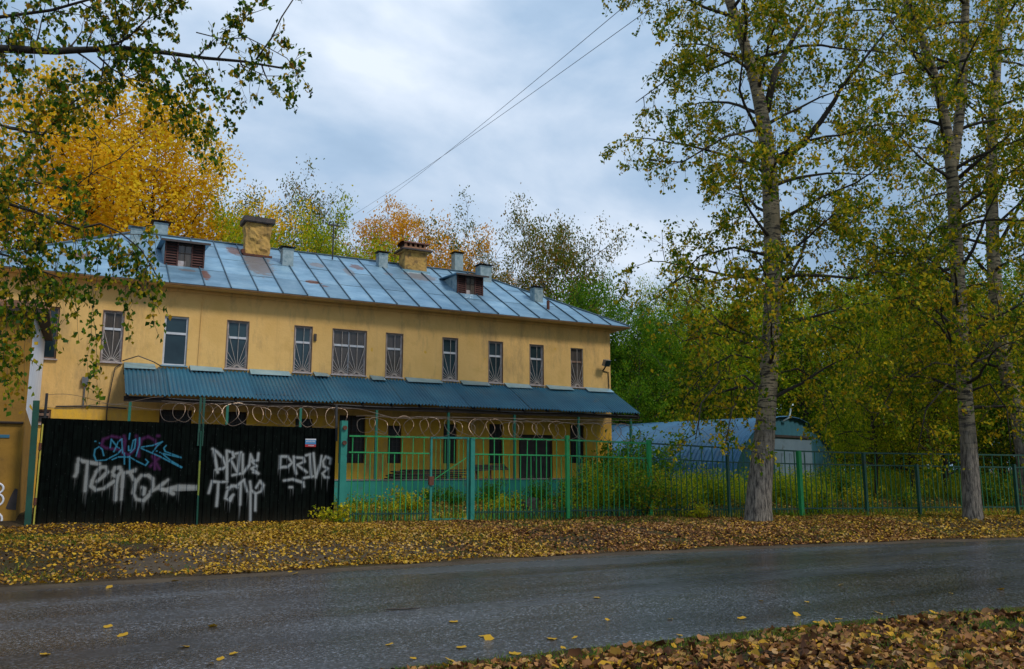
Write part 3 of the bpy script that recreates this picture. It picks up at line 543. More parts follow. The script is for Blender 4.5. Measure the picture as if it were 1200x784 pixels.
# electric bits on the front wall
MB().box(.2, .36, YW-.1, YW-.002, 3.98, 4.2).build('junction_box', M['lampgrey'], house)
MB().tube([(.28, YW-.03, 3.98), (.28, YW-.03, 3.34)], .022, 6).build('conduit', M['lampgrey'], house)
MB().tube([(x, YW-.04, 3.36+.02*math.sin(x*3)) for x in np.linspace(-.4, 1.4, 12)], .02, 5).build('cable', M['cable'], house)
MB().tube([(1.15, YW-.04, 4.62), (1.02, YW-.09, 4.5), (.96, YW-.07, 4.0), (.9, YW-.05, 3.4), (.9, YW-.04, 2.2)], .014, 5).build('cable', M['cable'], house)
MB().tube([(1.2, YW-.05, 4.72), (1.6, YW-.3, 4.86), (2.0, YW-.3, 4.72), (2.25, YW-.1, 4.62)], .016, 5).build('cable', M['cable'], house)
MB().tube([(3.3, YW-.02, 6.9), (3.28, YW-.03, 4.7)], .008, 4).build('cable', M['plaster'], house)
lp = MB().prism([(17.92, YW-.42, 5.72), (18.18, YW-.42, 5.72), (18.18, YW-.30, 5.5), (17.92, YW-.30, 5.5)], (0, .16, .06)).build('floodlight', M['lampgrey'], house)
MB().prism([(17.94, YW-.428, 5.70), (18.16, YW-.428, 5.70), (18.16, YW-.318, 5.52), (17.94, YW-.318, 5.52)], (0, -.006, -.002)).build('glass', M['glass'], lp)
MB().bar((18.05, YW-.26, 5.55), (18.05, YW-.02, 5.36), .04).tube([(18.05, YW-.02, 5.36), (18.3, YW-.025, 5.32), (18.32, YW-.03, 4.7)], .018, 5).build('bracket', M['darkwood'], lp)
MB().box(6.78, 6.86, YW-.05, YW-.002, 5.72, 5.95).build('wall_bracket', M['tin'], house)
# ------------------------------------------------------------------ porch canopy and its platform
CY, CZ, TZ = 24.72, 3.63, 4.58
cx0, cx1 = 1.25, 18.46
can = empty('porch_canopy', (0, 0, 0), 'long lean-to canopy of blue corrugated sheets on green posts along the house', 'canopy')
PW = .118; wv = 10; sheet_w = PW*wv; ns = int(round((cx1-cx0)/sheet_w))
for s in range(ns):
    b = MB(); a0 = cx0+s*(cx1-cx0)/ns; sk = random.uniform(-.035, .02); dz = .006*(s % 2)+random.uniform(0, .008); dipz = random.uniform(-.02, .01); n = wv*4
    rows = 3; pts = []
    for r_ in range(rows+1):
        t = r_/rows; y = CY+sk+(YW-.02-CY-sk)*t; z = CZ+(TZ-CZ)*t+dz+dipz*(1-t)
        pts.append([(a0+(cx1-cx0)/ns*(k/n)*1.004, y, z+.030*math.sin(2*math.pi*k/4.0+.4)) for k in range(n+1)])
    for r_ in range(rows):
        for k in range(n): b.quad(pts[r_][k], pts[r_][k+1], pts[r_+1][k+1], pts[r_+1][k])
    for k in range(n): 
        p, q = pts[0][k], pts[0][k+1]; b.quad(p, q, (q[0], q[1]+.002, q[2]-.008), (p[0], p[1]+.002, p[2]-.008))
    b.build('corrugated_sheet', M['canopy'], can, recalc=False)
MB().box(cx0-.02, cx1+.02, CY+.10, CY+.18, CZ-.20, CZ-.06).build('front_beam', M['darkwood'], can)
MB().box(cx0, cx1, YW-.10, YW-.003, TZ-.25, TZ-.12).build('wall_plate', M['darkwood'], can)
for k in range(19):
    x = cx0+.06+(cx1-cx0-.12)*k/18; MB().bar((x, CY+.03, CZ-.085), (x, YW-.01, TZ-.085), .055, .08).build('rafter', M['darkwood'], can)
for k in range(3): t = (k+.6)/3; MB().bar((cx0, CY+(YW-CY)*t, CZ+(TZ-CZ)*t-.042), (cx1, CY+(YW-CY)*t, CZ+(TZ-CZ)*t-.042), .05, .03).build('batten', M['darkwood'], can)
for k, x in enumerate((1.4, 3.95, 6.05, 8.42, 10.86, 13.30, 15.87, 18.13)):
    MB().box(x-.035, x+.035, CY+.105, CY+.175, 1.262 if k < 7 else .3, CZ-.2).build('post', M['postgreen'] , can)
for a0, a1, zt in [(1.25, 2.1, 0.02), (3.05, 4.0, .05), (4.8, 6.05, .03), (6.8, 7.3, .08), (8.7, 9.2, .05), (9.95, 11.25, .05), (12.0, 13.1, .05), (13.75, 14.8, .03), (15.5, 16.6, .05), (17.2, 18.4, .04)]:
    f = MB(); f.prism([(a0, YW-.30, TZ-.10+zt), (a1, YW-.26, TZ-.09+zt), (a1-.03, YW-.012, TZ+.10), (a0, YW-.012, TZ+.10+zt*.5)], (0, 0, -.008)); f.build('flashing', M['flash'], can)
MB().tube([(x, CY+.06, CZ-.09+.02*math.sin(x*1.3)) for x in np.linspace(cx0, cx1, 50)], .018, 5).build('cable', M['cable'], can)
plat = MB().box(0.9, 16.1, 24.55, YW-.002, .2, 1.262)
tp = tag(plat.build('porch_platform', M['turq'], None), 'raised concrete porch platform painted turquoise under the blue canopy', 'platform')
MB().box(0.88, 16.12, 24.53, YW-.004, 1.264, 1.285).build('slab_top', M['concrete'], tp)
MB().box(16.12, 16.5, 24.7, YW-.06, .2, .95).build('step', M['turq'], tp); MB().box(16.5, 16.9, 24.7, YW-.06, .2, .65).build('step', M['turq'], tp)
pl = empty('board_stack', (9.0, 25.1, 1.285), 'low dark stack of weathered boards lying on the turquoise porch platform', 'boards')
for k, (dx, ln, z, an_) in enumerate([(0, 2.6, 0, .02), (.1, 2.4, .045, -.02), (.05, 2.6, .09, .03), (.12, 2.3, .135, -.04), (.3, 2.3, .18, .05), (.2, 2.2, .225, .015), (.5, 2.6, .27, -.03)]):
    for j in range(2): MB().prism([(dx, j*.3+an_, z), (dx+ln, j*.3-an_+.05, z+.012*(k % 3)), (dx+ln, j*.3-an_+.27, z+.012*(k % 3)), (dx, j*.3+an_+.24, z)], (0, 0, .04)).build('board', M['greywood'], pl)
bn = empty('broken_bench', (11.95, 25.1, 1.285), 'collapsed slatted bench leaning on the porch platform beside the door', 'bench')
for k in range(4): MB().prism([(0, k*.09, .26+.05*k), (1.25, k*.09, .30+.05*k), (1.25, k*.09+.07, .31+.05*k), (0, k*.09+.07, .27+.05*k)], (0, 0, .035)).build('slat', M['greywood'], bn)
for x in (.08, .6, 1.12): MB().bar((x, .05, 0), (x+.1, .3, .46), .06).build('leg', M['rust'], bn)
# ------------------------------------------------------------------ side wing on the left
wing = empty('side_wing', (0, 0, 0), 'dirty yellow plastered wing with whitewashed side edge and brick cornice at the far left', 'building')
w = MB(); w.quad((-7, 21.9, .1), (-.92, 21.9, .1), (-.92, 21.9, 5.15), (-7, 21.9, 5.15)).build('wall', M['wingyellow'], wing)
MB().quad((-.92, 21.9, 2.95), (-.80, 26.49, 2.35), (-.80, 26.49, 5.15), (-.92, 21.9, 5.15)).build('side_wall', M['whitewash'], wing)
MB().quad((-.92, 21.9, .1), (-.80, 26.49, .1), (-.80, 26.49, 2.35), (-.92, 21.9, 2.95)).build('side_wall', M['wingyellow'], wing)
MB().box(-7, -.62, 21.6, 26.3, 5.15, 5.24).build('cornice', M['darkwood'], wing)
for r_ in range(2):
    for k in range(22):
        x = -.60-.25*k-(.12 if r_ else 0)
        MB().box(x-.235, x, 21.58+.02*r_+random.uniform(0, .02), 21.72, 5.245+r_*.085, 5.32+r_*.085).build('brick', M['brick'], wing)
for k in range(17): y = 21.74+.25*k; MB().box(-.72, -.61+random.uniform(-.02, 0), y, y+.235, 5.245, 5.32).build('brick', M['brick'], wing)
MB().box(-7, -.64, 21.62, 26.3, 5.241, 5.40).build('parapet_core', M['mortar'], wing)
MB().tube([(-7, 21.86, 2.66), (-.94, 21.86, 2.64)], .028, 6).build('pipe', M['darkwood'], wing)
MB().box(-1.62, -1.19, 21.882, 21.898, 2.30, 2.37).build('name_plate', M['canopy'], wing)
p = MB(); p.prism([(-1.10, 21.893, .72), (-.93, 21.893, .70), (-.93, 21.893, 1.16), (-.99, 21.893, 1.18), (-1.06, 21.893, 1.0), (-1.13, 21.893, .75)], (0, .006, 0)).build('bare_render_patch', M['tin'], wing)
gfw = MB()
for st in ([(-1.36+.15*math.cos(a_), 1.18+.12*math.sin(a_)) for a_ in np.linspace(2.6, -1.7, 12)]+[(-1.32+.13*math.cos(a_), .93+.13*math.sin(a_)) for a_ in np.linspace(1.6, -2.4, 12)], [(-1.32+.14*math.cos(a_), .50+.15*math.sin(a_)) for a_ in np.linspace(2.9, -2.4, 14)]):
    gfw.tube([(x, 21.897, z) for x, z in st], .022, 6)
gfw.build('graffiti', M['whitewash'], wing)
# ------------------------------------------------------------------ gate with graffiti
GW1 = "0.77,1.1 0.8,1.19 0.8,1.36 0.81,1.48 0.91,1.43 1.24,1.37|1,1.38 1,1.11 1,0.78|1.22,0.98 1.33,1.08 1.42,1.19 1.38,1.3 1.28,1.3 1.19,1.19 1.13,1.01 1.11,0.88 1.21,0.79 1.37,0.82 1.5,0.92 1.57,0.98|1.53,1.19 1.57,1.28 1.67,1.29 1.71,1.19 1.63,1.08 1.55,1.12 1.53,1.19|1.65,1.11 1.62,0.88 1.63,0.57|1.7,1.24 1.75,1.13 1.75,0.85 1.75,0.57|1.74,1.17 1.89,1.19 1.98,1.22 2,1.25|1.9,1.16 1.97,1.03 2.04,0.98|2.13,1.11 2.02,0.93 1.99,0.72 2.07,0.57 2.22,0.54 2.33,0.67 2.4,0.85 2.38,1.03 2.28,1.11 2.13,1.11|2.17,0.84 2.22,0.81 2.21,0.69|2.35,0.74 2.49,0.82 2.63,0.94 2.71,1.01|2.54,0.82 2.69,0.77 2.84,0.69|2.73,0.81 2.93,0.86 3.39,0.84"
GC1 = "1.32,1.56 1.28,1.7 1.21,1.76 1.13,1.7 1.12,1.57 1.17,1.44 1.37,1.46 1.6,1.6 1.68,1.7|1.44,1.74 1.45,1.93 1.59,1.75 1.63,1.73|1.52,1.65 1.6,1.88 1.67,1.94 1.69,1.75 1.71,1.62|1.74,1.62 1.76,1.37|1.83,2.07 1.82,1.94|1.5,1.47 1.62,1.53 1.86,1.53 2.01,1.44 2.21,1.34 2.26,1.42 2.2,1.48|1.86,1.55 1.88,1.24|1.82,1.78 1.83,1.68 1.88,1.68 1.91,1.91 1.96,1.94 1.95,1.73 1.87,1.63|1.99,1.55 2.05,1.81 2.04,1.97|2.09,1.76 2.33,1.8 2.54,1.89|2.09,1.73 2.49,1.55 2.98,1.29|2.33,1.63 2.43,1.79 2.52,1.88|2.62,1.8 2.57,1.74 2.61,1.66 2.96,1.53|2.54,1.62 2.96,1.52|2.54,1.62 2.74,1.45 2.99,1.3|1.12,1.88 1.13,1.88|1.21,1.84 1.22,1.84|2.42,1.67 2.43,1.67|2.49,1.64 2.5,1.64"
GU1 = "1.35,1.73 1.25,1.8 1.29,1.93 1.45,2 1.62,1.97 1.72,1.86|1.71,2.01 1.74,1.91 1.72,1.6|1.97,2.02 2.02,1.76 2.05,1.55|2.06,1.81 2.08,1.94 2.22,2 2.37,1.92 2.4,1.81|2.42,2.02 2.45,2.02|2.31,1.32 2.49,1.52|2.34,1.55 2.51,1.26|2.39,1.58 2.41,1.26|1.37,1.73 1.61,1.7 1.84,1.57 1.95,1.7"
GW2 = "0.24,1.73 0.34,1.66 0.48,1.52 0.56,1.32 0.5,1.27 0.34,1.24|0.26,1.72 0.32,1.46 0.38,1.18|0.56,1.69 0.58,1.41 0.6,1.01|0.56,1.69 0.69,1.65 0.73,1.55 0.61,1.44|0.76,1.62 0.89,1.65|0.86,1.64 0.83,1.18|0.72,1.11 0.9,1.15|0.68,1.44 0.83,1.18|0.93,1.61 0.95,1.15 1.09,1.35 1.11,1.61|1.29,1.63 1.28,1.47 1.14,1.44 1.26,1.33 1.15,1.27 1.31,1.15 1.19,1.18|1.12,1.58 1.17,1.47|0.21,0.7 0.27,0.97 0.41,0.95 0.61,0.96|0.41,0.93 0.41,0.68 0.4,0.4|0.71,0.87 0.62,0.73 0.59,0.57 0.7,0.51 0.76,0.65 0.68,0.56|0.76,0.87 0.85,0.82|0.62,0.82 0.84,0.87 0.99,1 1.07,0.73|0.92,0.93 0.93,0.42|1.13,0.96 1.16,0.76 1.27,0.67 1.4,0.73 1.44,0.87 1.36,0.97 1.27,0.81|1.27,0.67 1.28,0.28|1.15,0.73 1.18,0.05|1.81,1.28 1.81,1.56 1.98,1.56 2.1,1.41 1.99,1.31 1.82,1.3|2.13,1.56 2.15,1.33 2.2,1.15|2.13,1.54 2.36,1.53 2.39,1.44 2.22,1.36 2.46,1.18|2.42,1.59 2.53,1.62|2.52,1.59 2.57,1.06|2.39,1.04 2.62,1.08|2.6,1.64 2.68,1.05 2.77,1.36 2.8,1.58|3.02,1.39 3.03,1.51 2.91,1.56 2.84,1.45 2.86,1.33 2.97,1.27 2.84,1.15 2.9,1.06 2.99,1.05|1.92,0.98 2.12,1.01 2.38,0.93 2.4,0.83|2.06,0.82 2.12,0.82"
def paint(img, s, color, rad, soft, ppm, a=1.0, drips=0, dl=.4):
    Hh, Ww, _ = img.shape
    yy, xx = np.mgrid[0:Hh, 0:Ww]; U = (xx+.5)/ppm; V = (yy+.5)/ppm
    acc = np.zeros((Hh, Ww)); allp = []
    for st in s.split('|'):
        P_ = [tuple(map(float, q.split(','))) for q in st.split()]; allp += P_
        for k in range(len(P_)-1):
            (x0, y0), (x1, y1) = P_[k], P_[k+1]; m_ = rad+soft*3
            i0, i1 = max(0, int((min(x0, x1)-m_)*ppm)), min(Ww, int((max(x0, x1)+m_)*ppm)+1); j0, j1 = max(0, int((min(y0, y1)-m_)*ppm)), min(Hh, int((max(y0, y1)+m_)*ppm)+1)
            if i1 <= i0 or j1 <= j0: continue
            u, v = U[j0:j1, i0:i1], V[j0:j1, i0:i1]; dx, dy = x1-x0, y1-y0; l2 = max(dx*dx+dy*dy, 1e-8)
            t = np.clip(((u-x0)*dx+(v-y0)*dy)/l2, 0, 1); d = np.hypot(u-x0-t*dx, v-y0-t*dy)
            al = np.clip(1-(d-rad*(1+.35*math.sin(k*2.1)))/soft, 0, 1)**1.6; acc[j0:j1, i0:i1] = np.maximum(acc[j0:j1, i0:i1], al)
    for k in range(drips):
        x, y = allp[rng.integers(len(allp))]; x += rng.normal()*.02; ln = rng.uniform(.15, 1)*dl; wd = rng.uniform(.006, .02)
        fal = np.clip(1-(y-V)/ln, 0, 1)*(V < y); acc = np.maximum(acc, .6*fal*np.clip(1-np.abs(U-x)/wd, 0, 1))
    grain = rng.uniform(.72, 1, acc.shape); acc = np.clip(acc*grain*a, 0, 1)[..., None]
    img[..., :3] = img[..., :3]*(1-acc)+np.array(color)*acc
def leaf_material(name, wm, hm, jobs):
    ppm = 150; Ww, Hh = int(wm*ppm), int(hm*ppm); img = np.zeros((Hh, Ww, 4)); img[..., 3] = 1
    base = np.array([.0022, .0038, .0030]); nz = rng.uniform(.6, 1.5, (Hh//24+2, Ww//10+2)); nz = np.kron(nz, np.ones((24, 10)))[:Hh, :Ww]
    img[..., :3] = base*nz[..., None]
    vv = (np.arange(Hh)/ppm)[:, None]; mud = np.clip(np.exp(-vv/.16)*rng.uniform(.4, 1.2, (1, Ww))*.5, 0, 1)*rng.uniform(.5, 1, (Hh, Ww)); img[..., :3] += mud[..., None]*np.array([.05, .038, .024])
    sc2 = (rng.uniform(0, 1, (Hh, Ww)) > .9992); img[..., :3] += sc2[..., None]*.12
    for j in jobs: paint(img, j[0], j[1], j[2], j[3], ppm, *j[4:])
    im = bpy.data.images.new(name, Ww, Hh, float_buffer=True); im.colorspace_settings.name = 'Non-Color'; im.pixels.foreach_set(img.astype(np.float32).ravel()); im.update(); im.pack()
    m, nt, N, L, b = newmat(name); ti = N.new('ShaderNodeTexImage'); ti.image = im; ti.extension = 'EXTEND'; L.new(ti.outputs[0], b.inputs['Base Color']); b.inputs['Roughness'].default_value = .6; b.inputs['Specular IOR Level'].default_value = .04
    return m
GR = (.30, .31, .30); CYN = (.05, .26, .40); PUR = (.26, .06, .26)
gA, gB, gC = (-.58, 21.42), (2.80, 20.95), (5.93, 20.60)
GZ0 = .35
def gate_leaf(name, a, c, hz0, hz1, m, label):
    a = np.array(a); c = np.array(c); Lw = np.linalg.norm(c-a); d = (c-a)/Lw; nn = np.array([d[1], -d[0]])
    root = empty(name, (a[0], a[1], GZ0), label, 'gate', 'leaves of the black corrugated gate', math.atan2(d[1], d[0]))
    prof = []; u = 0.0; P0 = .19
    while u < Lw-.001:
        for du, dv in ((0, 0), (.085, 0), (.10, -.028), (.175, -.028)):
            if u+du < Lw: prof.append((u+du, dv))
        u += P0
    prof.append((Lw, 0)); me = bpy.data.meshes.new('sheet'); V = []; Fc = []; rows = 6
    for r_ in range(rows+1):
        t = r_/rows
        for (x, y) in prof: V.append((x, y+.012*mnoise.noise(Vector((x*.9, t*2, Lw))), t*(hz0+(hz1-hz0)*x/Lw)))
    n = len(prof)
    for r_ in range(rows):
        for k in range(n-1): Fc.append((r_*n+k, r_*n+k+1, (r_+1)*n+k+1, (r_+1)*n+k))
    me.from_pydata(V, [], Fc); uv = me.uv_layers.new(name='UVMap')
    for lp_ in me.loops: v = me.vertices[lp_.vertex_index].co; uv.data[lp_.index].uv = (v.x/Lw, v.z/2.4)
    me.materials.append(m); o = bpy.data.objects.new('corrugated_sheet', me); COL.objects.link(o); o.parent = root
    for x in (.03, Lw-.03): MB().bar((x, .05, -.02), (x, .05, hz0 if x < 1 else hz1), .05).build('stile', M['darkgreen'], root)
    for z in (.1, 1.2, 2.15): MB().bar((0.05, .05, z), (Lw-.05, .05, z), .045).build('rail', M['darkgreen'], root)
    return root, Lw
m1 = leaf_material('gate_paint_left', 3.41, 2.4, [(GC1, (.1, .1, .16), .0, .05, .0), (GU1, PUR, .008, .055, .25), (GC1, CYN, .006, .02, .8), (GW1, GR, .010, .10, .16), (GW1, GR, .020, .042, .88, 90, .42), ("-1,-1 -1,-1|2.58,0.78 3.41,0.80", GR, .028, .03, .8)])
m2 = leaf_material('gate_paint_right', 3.15, 2.4, [(GW2, (.36, .38, .38), .008, .08, .14), (GW2, (.36, .38, .38), .012, .040, .9, 110, .42)])
g1, _ = gate_leaf('gate_leaf', gA, gB, 2.39, 2.32, m1, 'black gate leaf sprayed with a grey tag under a cyan and purple one')
g2, _ = gate_leaf('gate_leaf', gB, gC, 2.32, 2.27, m2, 'right black corrugated gate leaf sprayed DRIVE twice in grey with a small sticker')
stk = MB().box(2.39, 2.65, -.046, -.036, 1.86, 2.00).build('sticker', M['white'], g2)
mat_blue = mat('sticker_blue', (.03, .16, .36), (.04, .2, .42), 5, .5); mat_red = mat('sticker_red', (.45, .02, .02), (.38, .02, .02), 5, .5)
MB().box(2.39, 2.65, -.050, -.047, 1.80, 1.859).build('sticker_band', mat_red, stk); MB().box(2.39, 2.65, -.050, -.047, 1.862, 1.965).build('sticker_band', mat_blue, stk)
for k in range(7): MB().box(2.41+k*.032, 2.43+k*.032, -.053, -.051, 1.915, 1.94+.008*(k % 2)).build('sticker_letter', M['white'], stk)
for k in range(5): MB().box(2.47+k*.028, 2.49+k*.028, -.053, -.051, 1.82, 1.84).build('sticker_letter', M['white'], stk)
o = tag(MB().bar((-.655, 21.4, .05), (-.71, 21.4, 3.12), .13).build('gate_post', M['darkgreen'], None), 'thick dark green steel gate post standing against the yellow wing', 'post')
MB().tube([(-.52, 21.47, 2.6), (-.52, 21.47, 3.3)], .03, 6).build('post_extension', M['cable'], o); MB().box(-.56, -.53, 21.36, 21.42, .4, 2.6).build('edge_strip', mat('yellow_strip', (.5, .42, .05), (.35, .3, .04), 5), o)
for z in (.9, 2.1): MB().tube([(-.56, 21.36, z-.08), (-.56, 21.36, z+.08)], .03, 8).build('hinge', M['rust'], o)
MP = empty('gate_meeting_post', (2.78, 20.9, .05), 'thin green and yellow pole where the two black gate leaves meet', 'post')
MB().tube([(0, 0, .05), (.0, 0, .28)], .03, 6).build('bolt', M['cable'], MP); MB().tube([(0, 0, .28), (-.01, 0, .95)], .022, 6).build('pole', M['darkgreen'], MP)
MB().tube([(-.01, 0, .95), (-.02, 0, 1.75)], .022, 6).build('pole', mat('yellow_green_paint', (.24, .26, .03), (.12, .18, .03), 6), MP); MB().tube([(-.02, 0, 1.75), (-.03, 0, 2.45)], .022, 6).build('pole', M['darkgreen'], MP)
MB().bar((-.07, 0.05, 2.1), (-.07, 0.05, 3.25), .05).bar((.01, 0.05, 2.1), (.01, 0.05, 3.25), .05).build('upper_post', M['darkgreen'], MP)
o = tag(MB().box(5.96, 6.12, 20.25, 20.41, .1, 2.80).build('gate_post', M['turqpaint'], None), 'thick turquoise gate post between the black gate and the green railings', 'post')
MB().bar((5.93, 20.56, 2.3), (5.9, 20.56, 3.22), .05).build('post_extension', M['cable'], o)
for z in (2.25, 2.62): MB().tube([(6.04, 20.245, z), (6.04, 20.2, z)], .055, 10).build('reflector', M['rust'], o)
# ------------------------------------------------------------------ railings
def fline(pts):
    return lambda x: (float(np.interp(x, [p[0] for p in pts], [p[1] for p in pts])))
FY = fline([(6.1, 20.2), (8.15, 19.85), (9.1, 19.55), (12, 19.15), (14.2, 18.6), (18.4, 17.15), (21.7, 16.0), (25, 15.1), (33, 12.6)])
FT = fline([(6.1, 2.42), (9.1, 2.40), (12, 2.38), (14.1, 2.32), (14.3, 2.27), (18.2, 2.13), (18.5, 2.08), (25, 2.02), (33, 2.0)])
FR = fline([(6.1, 2.02), (12, 1.96), (14.1, 1.92), (14.3, 1.84), (18.2, 1.76), (18.5, 1.74), (25, 1.66), (33, 1.6)])
def railing(name, x0, x1, posts, label, dens, mp, style=0):
    root = empty(name, (x0, FY(x0), .3), label, 'fence', 'green iron railings along the road')
    inv = Vector((-x0, -FY(x0), -.3)); T = lambda x, z, dy=0: Vector((x, FY(x)+dy, z))+inv
    xs = [x0]+[p for p, *_ in posts if x0 < p < x1]+[x1]
    for a, c in zip(xs[:-1], xs[1:]):
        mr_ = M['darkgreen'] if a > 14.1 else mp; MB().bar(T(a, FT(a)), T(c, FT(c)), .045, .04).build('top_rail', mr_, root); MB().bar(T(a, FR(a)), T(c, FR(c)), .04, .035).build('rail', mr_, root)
        MB().bar(T(a, .52), T(c, .50), .04, .035).build('bottom_rail', M['darkgreen'], root)
    x = x0+.08; k = 0; cache = {}
    while x < x1-.05:
        if any(abs(x-p) < .06 for p, *_ in posts): x += dens; k += 1; continue
        top = FT(x) if k % 2 == 0 else FR(x)+.0
        if style == 0 or x < 14.2: lo = .34
        else: lo = .40
        hgt = round(top-lo, 1); key = (round(hgt, 1))
        key = x > 14.2
        if key not in cache:
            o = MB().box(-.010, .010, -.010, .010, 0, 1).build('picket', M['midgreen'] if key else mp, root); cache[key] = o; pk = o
        else: pk = share(cache[key], root)
        pk.location = T(x+random.uniform(-.006, .006), lo, -.0); pk.scale = (1, 1, top-lo); bend = .03 if random.random() < .12 else .008; pk.rotation_euler = (random.uniform(-.006, .006), random.uniform(-bend, bend), random.uniform(-.3, .3))
        x += dens; k += 1
    x = x0+.04; first = None; n = 0                              # short spikes along the bottom rail
    while x < x1-.04 and n < 110:
        if first is None: first = MB().box(-.009, .009, -.009, .009, 0, 1).build('short_spike', M['darkgreen'], root); sp = first
        else: sp = share(first, root)
        sp.location = T(x, .28, -.025); sp.scale = (1, 1, .30+random.uniform(-.02, .05)); sp.rotation_euler = (0, random.uniform(-.05, .05), 0); x += max(.07, dens*.5); n += 1
    for p, w_, top, mm in posts:
        q = T(p, 0); MB().box(q.x-w_/2, q.x+w_/2, q.y-w_/2-.03, q.y+w_/2-.03, -.15, top-.3).build('post', mm, root)
    return root
railing('iron_railing', 6.15, 8.15, [], 'short bright green railing section between the turquoise gate post and the wicket', .150, M['greenpaint'])
railing('iron_railing', 9.15, 33.0, [(9.2, .11, 2.40, M['turqpaint']), (11.85, .095, 2.50, M['greenpaint']), (14.15, .10, 2.40, M['greenpaint']), (16.3, .07, 2.0, M['darkgreen']), (18.32, .11, 2.12, M['greenpaint']), (20.2, .08, 2.06, M['darkgreen']), (21.75, .08, 1.75, M['darkgreen']), (24.98, .08, 1.75, M['darkgreen']), (28.5, .11, 1.75, M['darkgreen'])],
        'long green railing running right from the wicket past the two pale trunks', .145, M['greenpaint'], 1)
wk = empty('wicket_gate', (8.2, FY(8.2), .3), 'narrow turquoise framed wicket gate with thin bars and a diagonal brace', 'gate')
wy = (FY(9.1)-FY(8.2)); WT = lambda u, z: (u*.9, wy*u, z)
for a_, b_ in (((0, .02), (0, 2.12)), ((1, .02), (1, 2.12)), ((0, 2.10), (1, 2.10)), ((0, .05), (1, .05))): MB().bar(WT(*a_), WT(*b_), .05).build('frame', M['turqpaint'], wk)
MB().bar(WT(.1, 1.05), WT(1, 1.62), .022).build('brace', M['greenpaint'], wk)
for k in range(1, 8): MB().bar(WT(k/8, .06), WT(k/8, 2.1), .012).build('picket', M['greenpaint'], wk)
MB().box(-.06, .06, -.06, .03, .9, 1.12).build('lock', M['rust'], wk)
# razor wire: overlapping hoops with a support line
def coil(name, x0, x1, yf, zf, r, pitch, label):
    root = empty(name, (x0, yf(x0), zf(x0)), label, 'razor wire', 'coils of razor wire'); inv = Vector((-x0, -yf(x0), -zf(x0)))
    x = x0+r; k = 0
    while x < x1-r*.5:
        rr = r*random.uniform(.80, 1.12); tilt = random.uniform(.20, .75)*(1 if k % 2 else -1); lean = random.uniform(-.3, .3); pts = []
        for j in range(23):
            w_ = 2*math.pi*j/22; u = rr*math.cos(w_)*1.05+lean*rr*math.sin(w_); zz_ = rr*math.sin(w_)
            pts.append(Vector((x+u+.03*math.sin(2*w_), yf(x+u)+math.sin(tilt)*u*.75+.1*math.sin(w_), zf(x)+zz_+.02*math.sin(3*w_+k)))+inv)
        MB().tube(pts, .0065, 4, cap=False).build('hoop', M['wire'], root); x += pitch*random.uniform(.6, 1.4); k += 1
    MB().tube([Vector((x_, yf(x_), zf(x_)+r*.93+.02*math.sin(x_*4)))+inv for x_ in np.linspace(x0, x1, 30)], .007, 4).build('support_wire', M['wire'], root)
    return root
gyf = fline([(-.45, 21.4), (2.8, 20.95), (5.93, 20.6)])
coil('razor_wire', 1.85, 6.3, gyf, lambda x: 2.95-.01*x, .26, .27, 'razor wire hoops standing on top of the black gate')
coil('razor_wire', 6.3, 14.0, FY, lambda x: 2.69-.012*(x-6), .245, .29, 'razor wire hoops strung above the bright green railing')
for dz, ph in ((2.95, 0), (3.12, 2)):
    o = MB().tube([(x, gyf(x), dz+.05*math.sin(3*x+ph)+.12*abs(math.sin(1.4*x+ph))) for x in np.linspace(-.5, 1.9, 26)], .007, 4).build('loose_wire', M['wire'], None)
    tag(o, ('lower' if ph == 0 else 'upper')+' of two loose rusty wires over the left end of the black gate', 'wire', 'loose wires over the gate')
o = MB().tube([(6.0, 20.5, 3.15), (6.4, 20.2, 3.1), (7.2, 20.05, 2.9)]+[(x, FY(x), 2.93) for x in np.linspace(8, 14, 12)], .008, 4).build('loose_wire', M['wire'], None); tag(o, 'long thin wire stretched above the railing from the turquoise post', 'wire')
# ------------------------------------------------------------------ hangar behind the railings
hang = empty('hangar', (28.22, 26.82, .4), 'blue corrugated half-round hangar behind the railings right of the house', 'hangar', None, math.atan2(.964, -.258)-math.pi/2)
HR, HH, HL = 4.7, 3.5, 20.0                                   # local: +y runs back along the axis
def arc(a, r=0.0): return ((HR+r)*math.cos(a), (HH+r)*math.sin(a)**.92 if math.sin(a) > 0 else 0)
nb = 22
for s in range(nb):
    b = MB(); y0 = s*HL/nb; n = 24
    for k in range(n):
        ya, yb = y0+HL/nb*k/n, y0+HL/nb*(k+1)/n; ra, rb = .05*math.sin(2*math.pi*k/6+.5), .05*math.sin(2*math.pi*(k+1)/6+.5)
        for j in range(16):
            a0, a1 = math.pi*j/16, math.pi*(j+1)/16
            (xa, za), (xb, zb) = arc(a0, ra), arc(a1, ra); (xc, zc), (xd, zd) = arc(a0, rb), arc(a1, rb)
            b.quad((xa, ya, za), (xb, ya, zb), (xd, yb, zd), (xc, yb, zc))
    b.build('arch_sheet', M['hangar'], hang, recalc=False)
e_ = MB(); n = 90
for k in range(n):
    xa, xb = -HR+2*HR*k/n, -HR+2*HR*(k+1)/n
    za = HH*math.sqrt(max(0, 1-(xa/HR)**2)); zb = HH*math.sqrt(max(0, 1-(xb/HR)**2)); ya, yb = (.03 if k % 4 < 2 else 0), (.03 if (k+1) % 4 < 2 else 0)
    e_.quad((xa, ya+.15, -.3), (xb, yb+.15, -.3), (xb, yb+.15, zb), (xa, ya+.15, za))
e_.build('end_wall', M['hangarend'], hang, recalc=False)
MB().tube([(arc(a)[0], .12, arc(a)[1]) for a in np.linspace(0, math.pi, 24)], .05, 6).build('rim', M['hangar'], hang)
dr = MB().box(-1.6, 1.9, .02, .1, .05, 2.6).build('door', M['hangardoor'], hang)
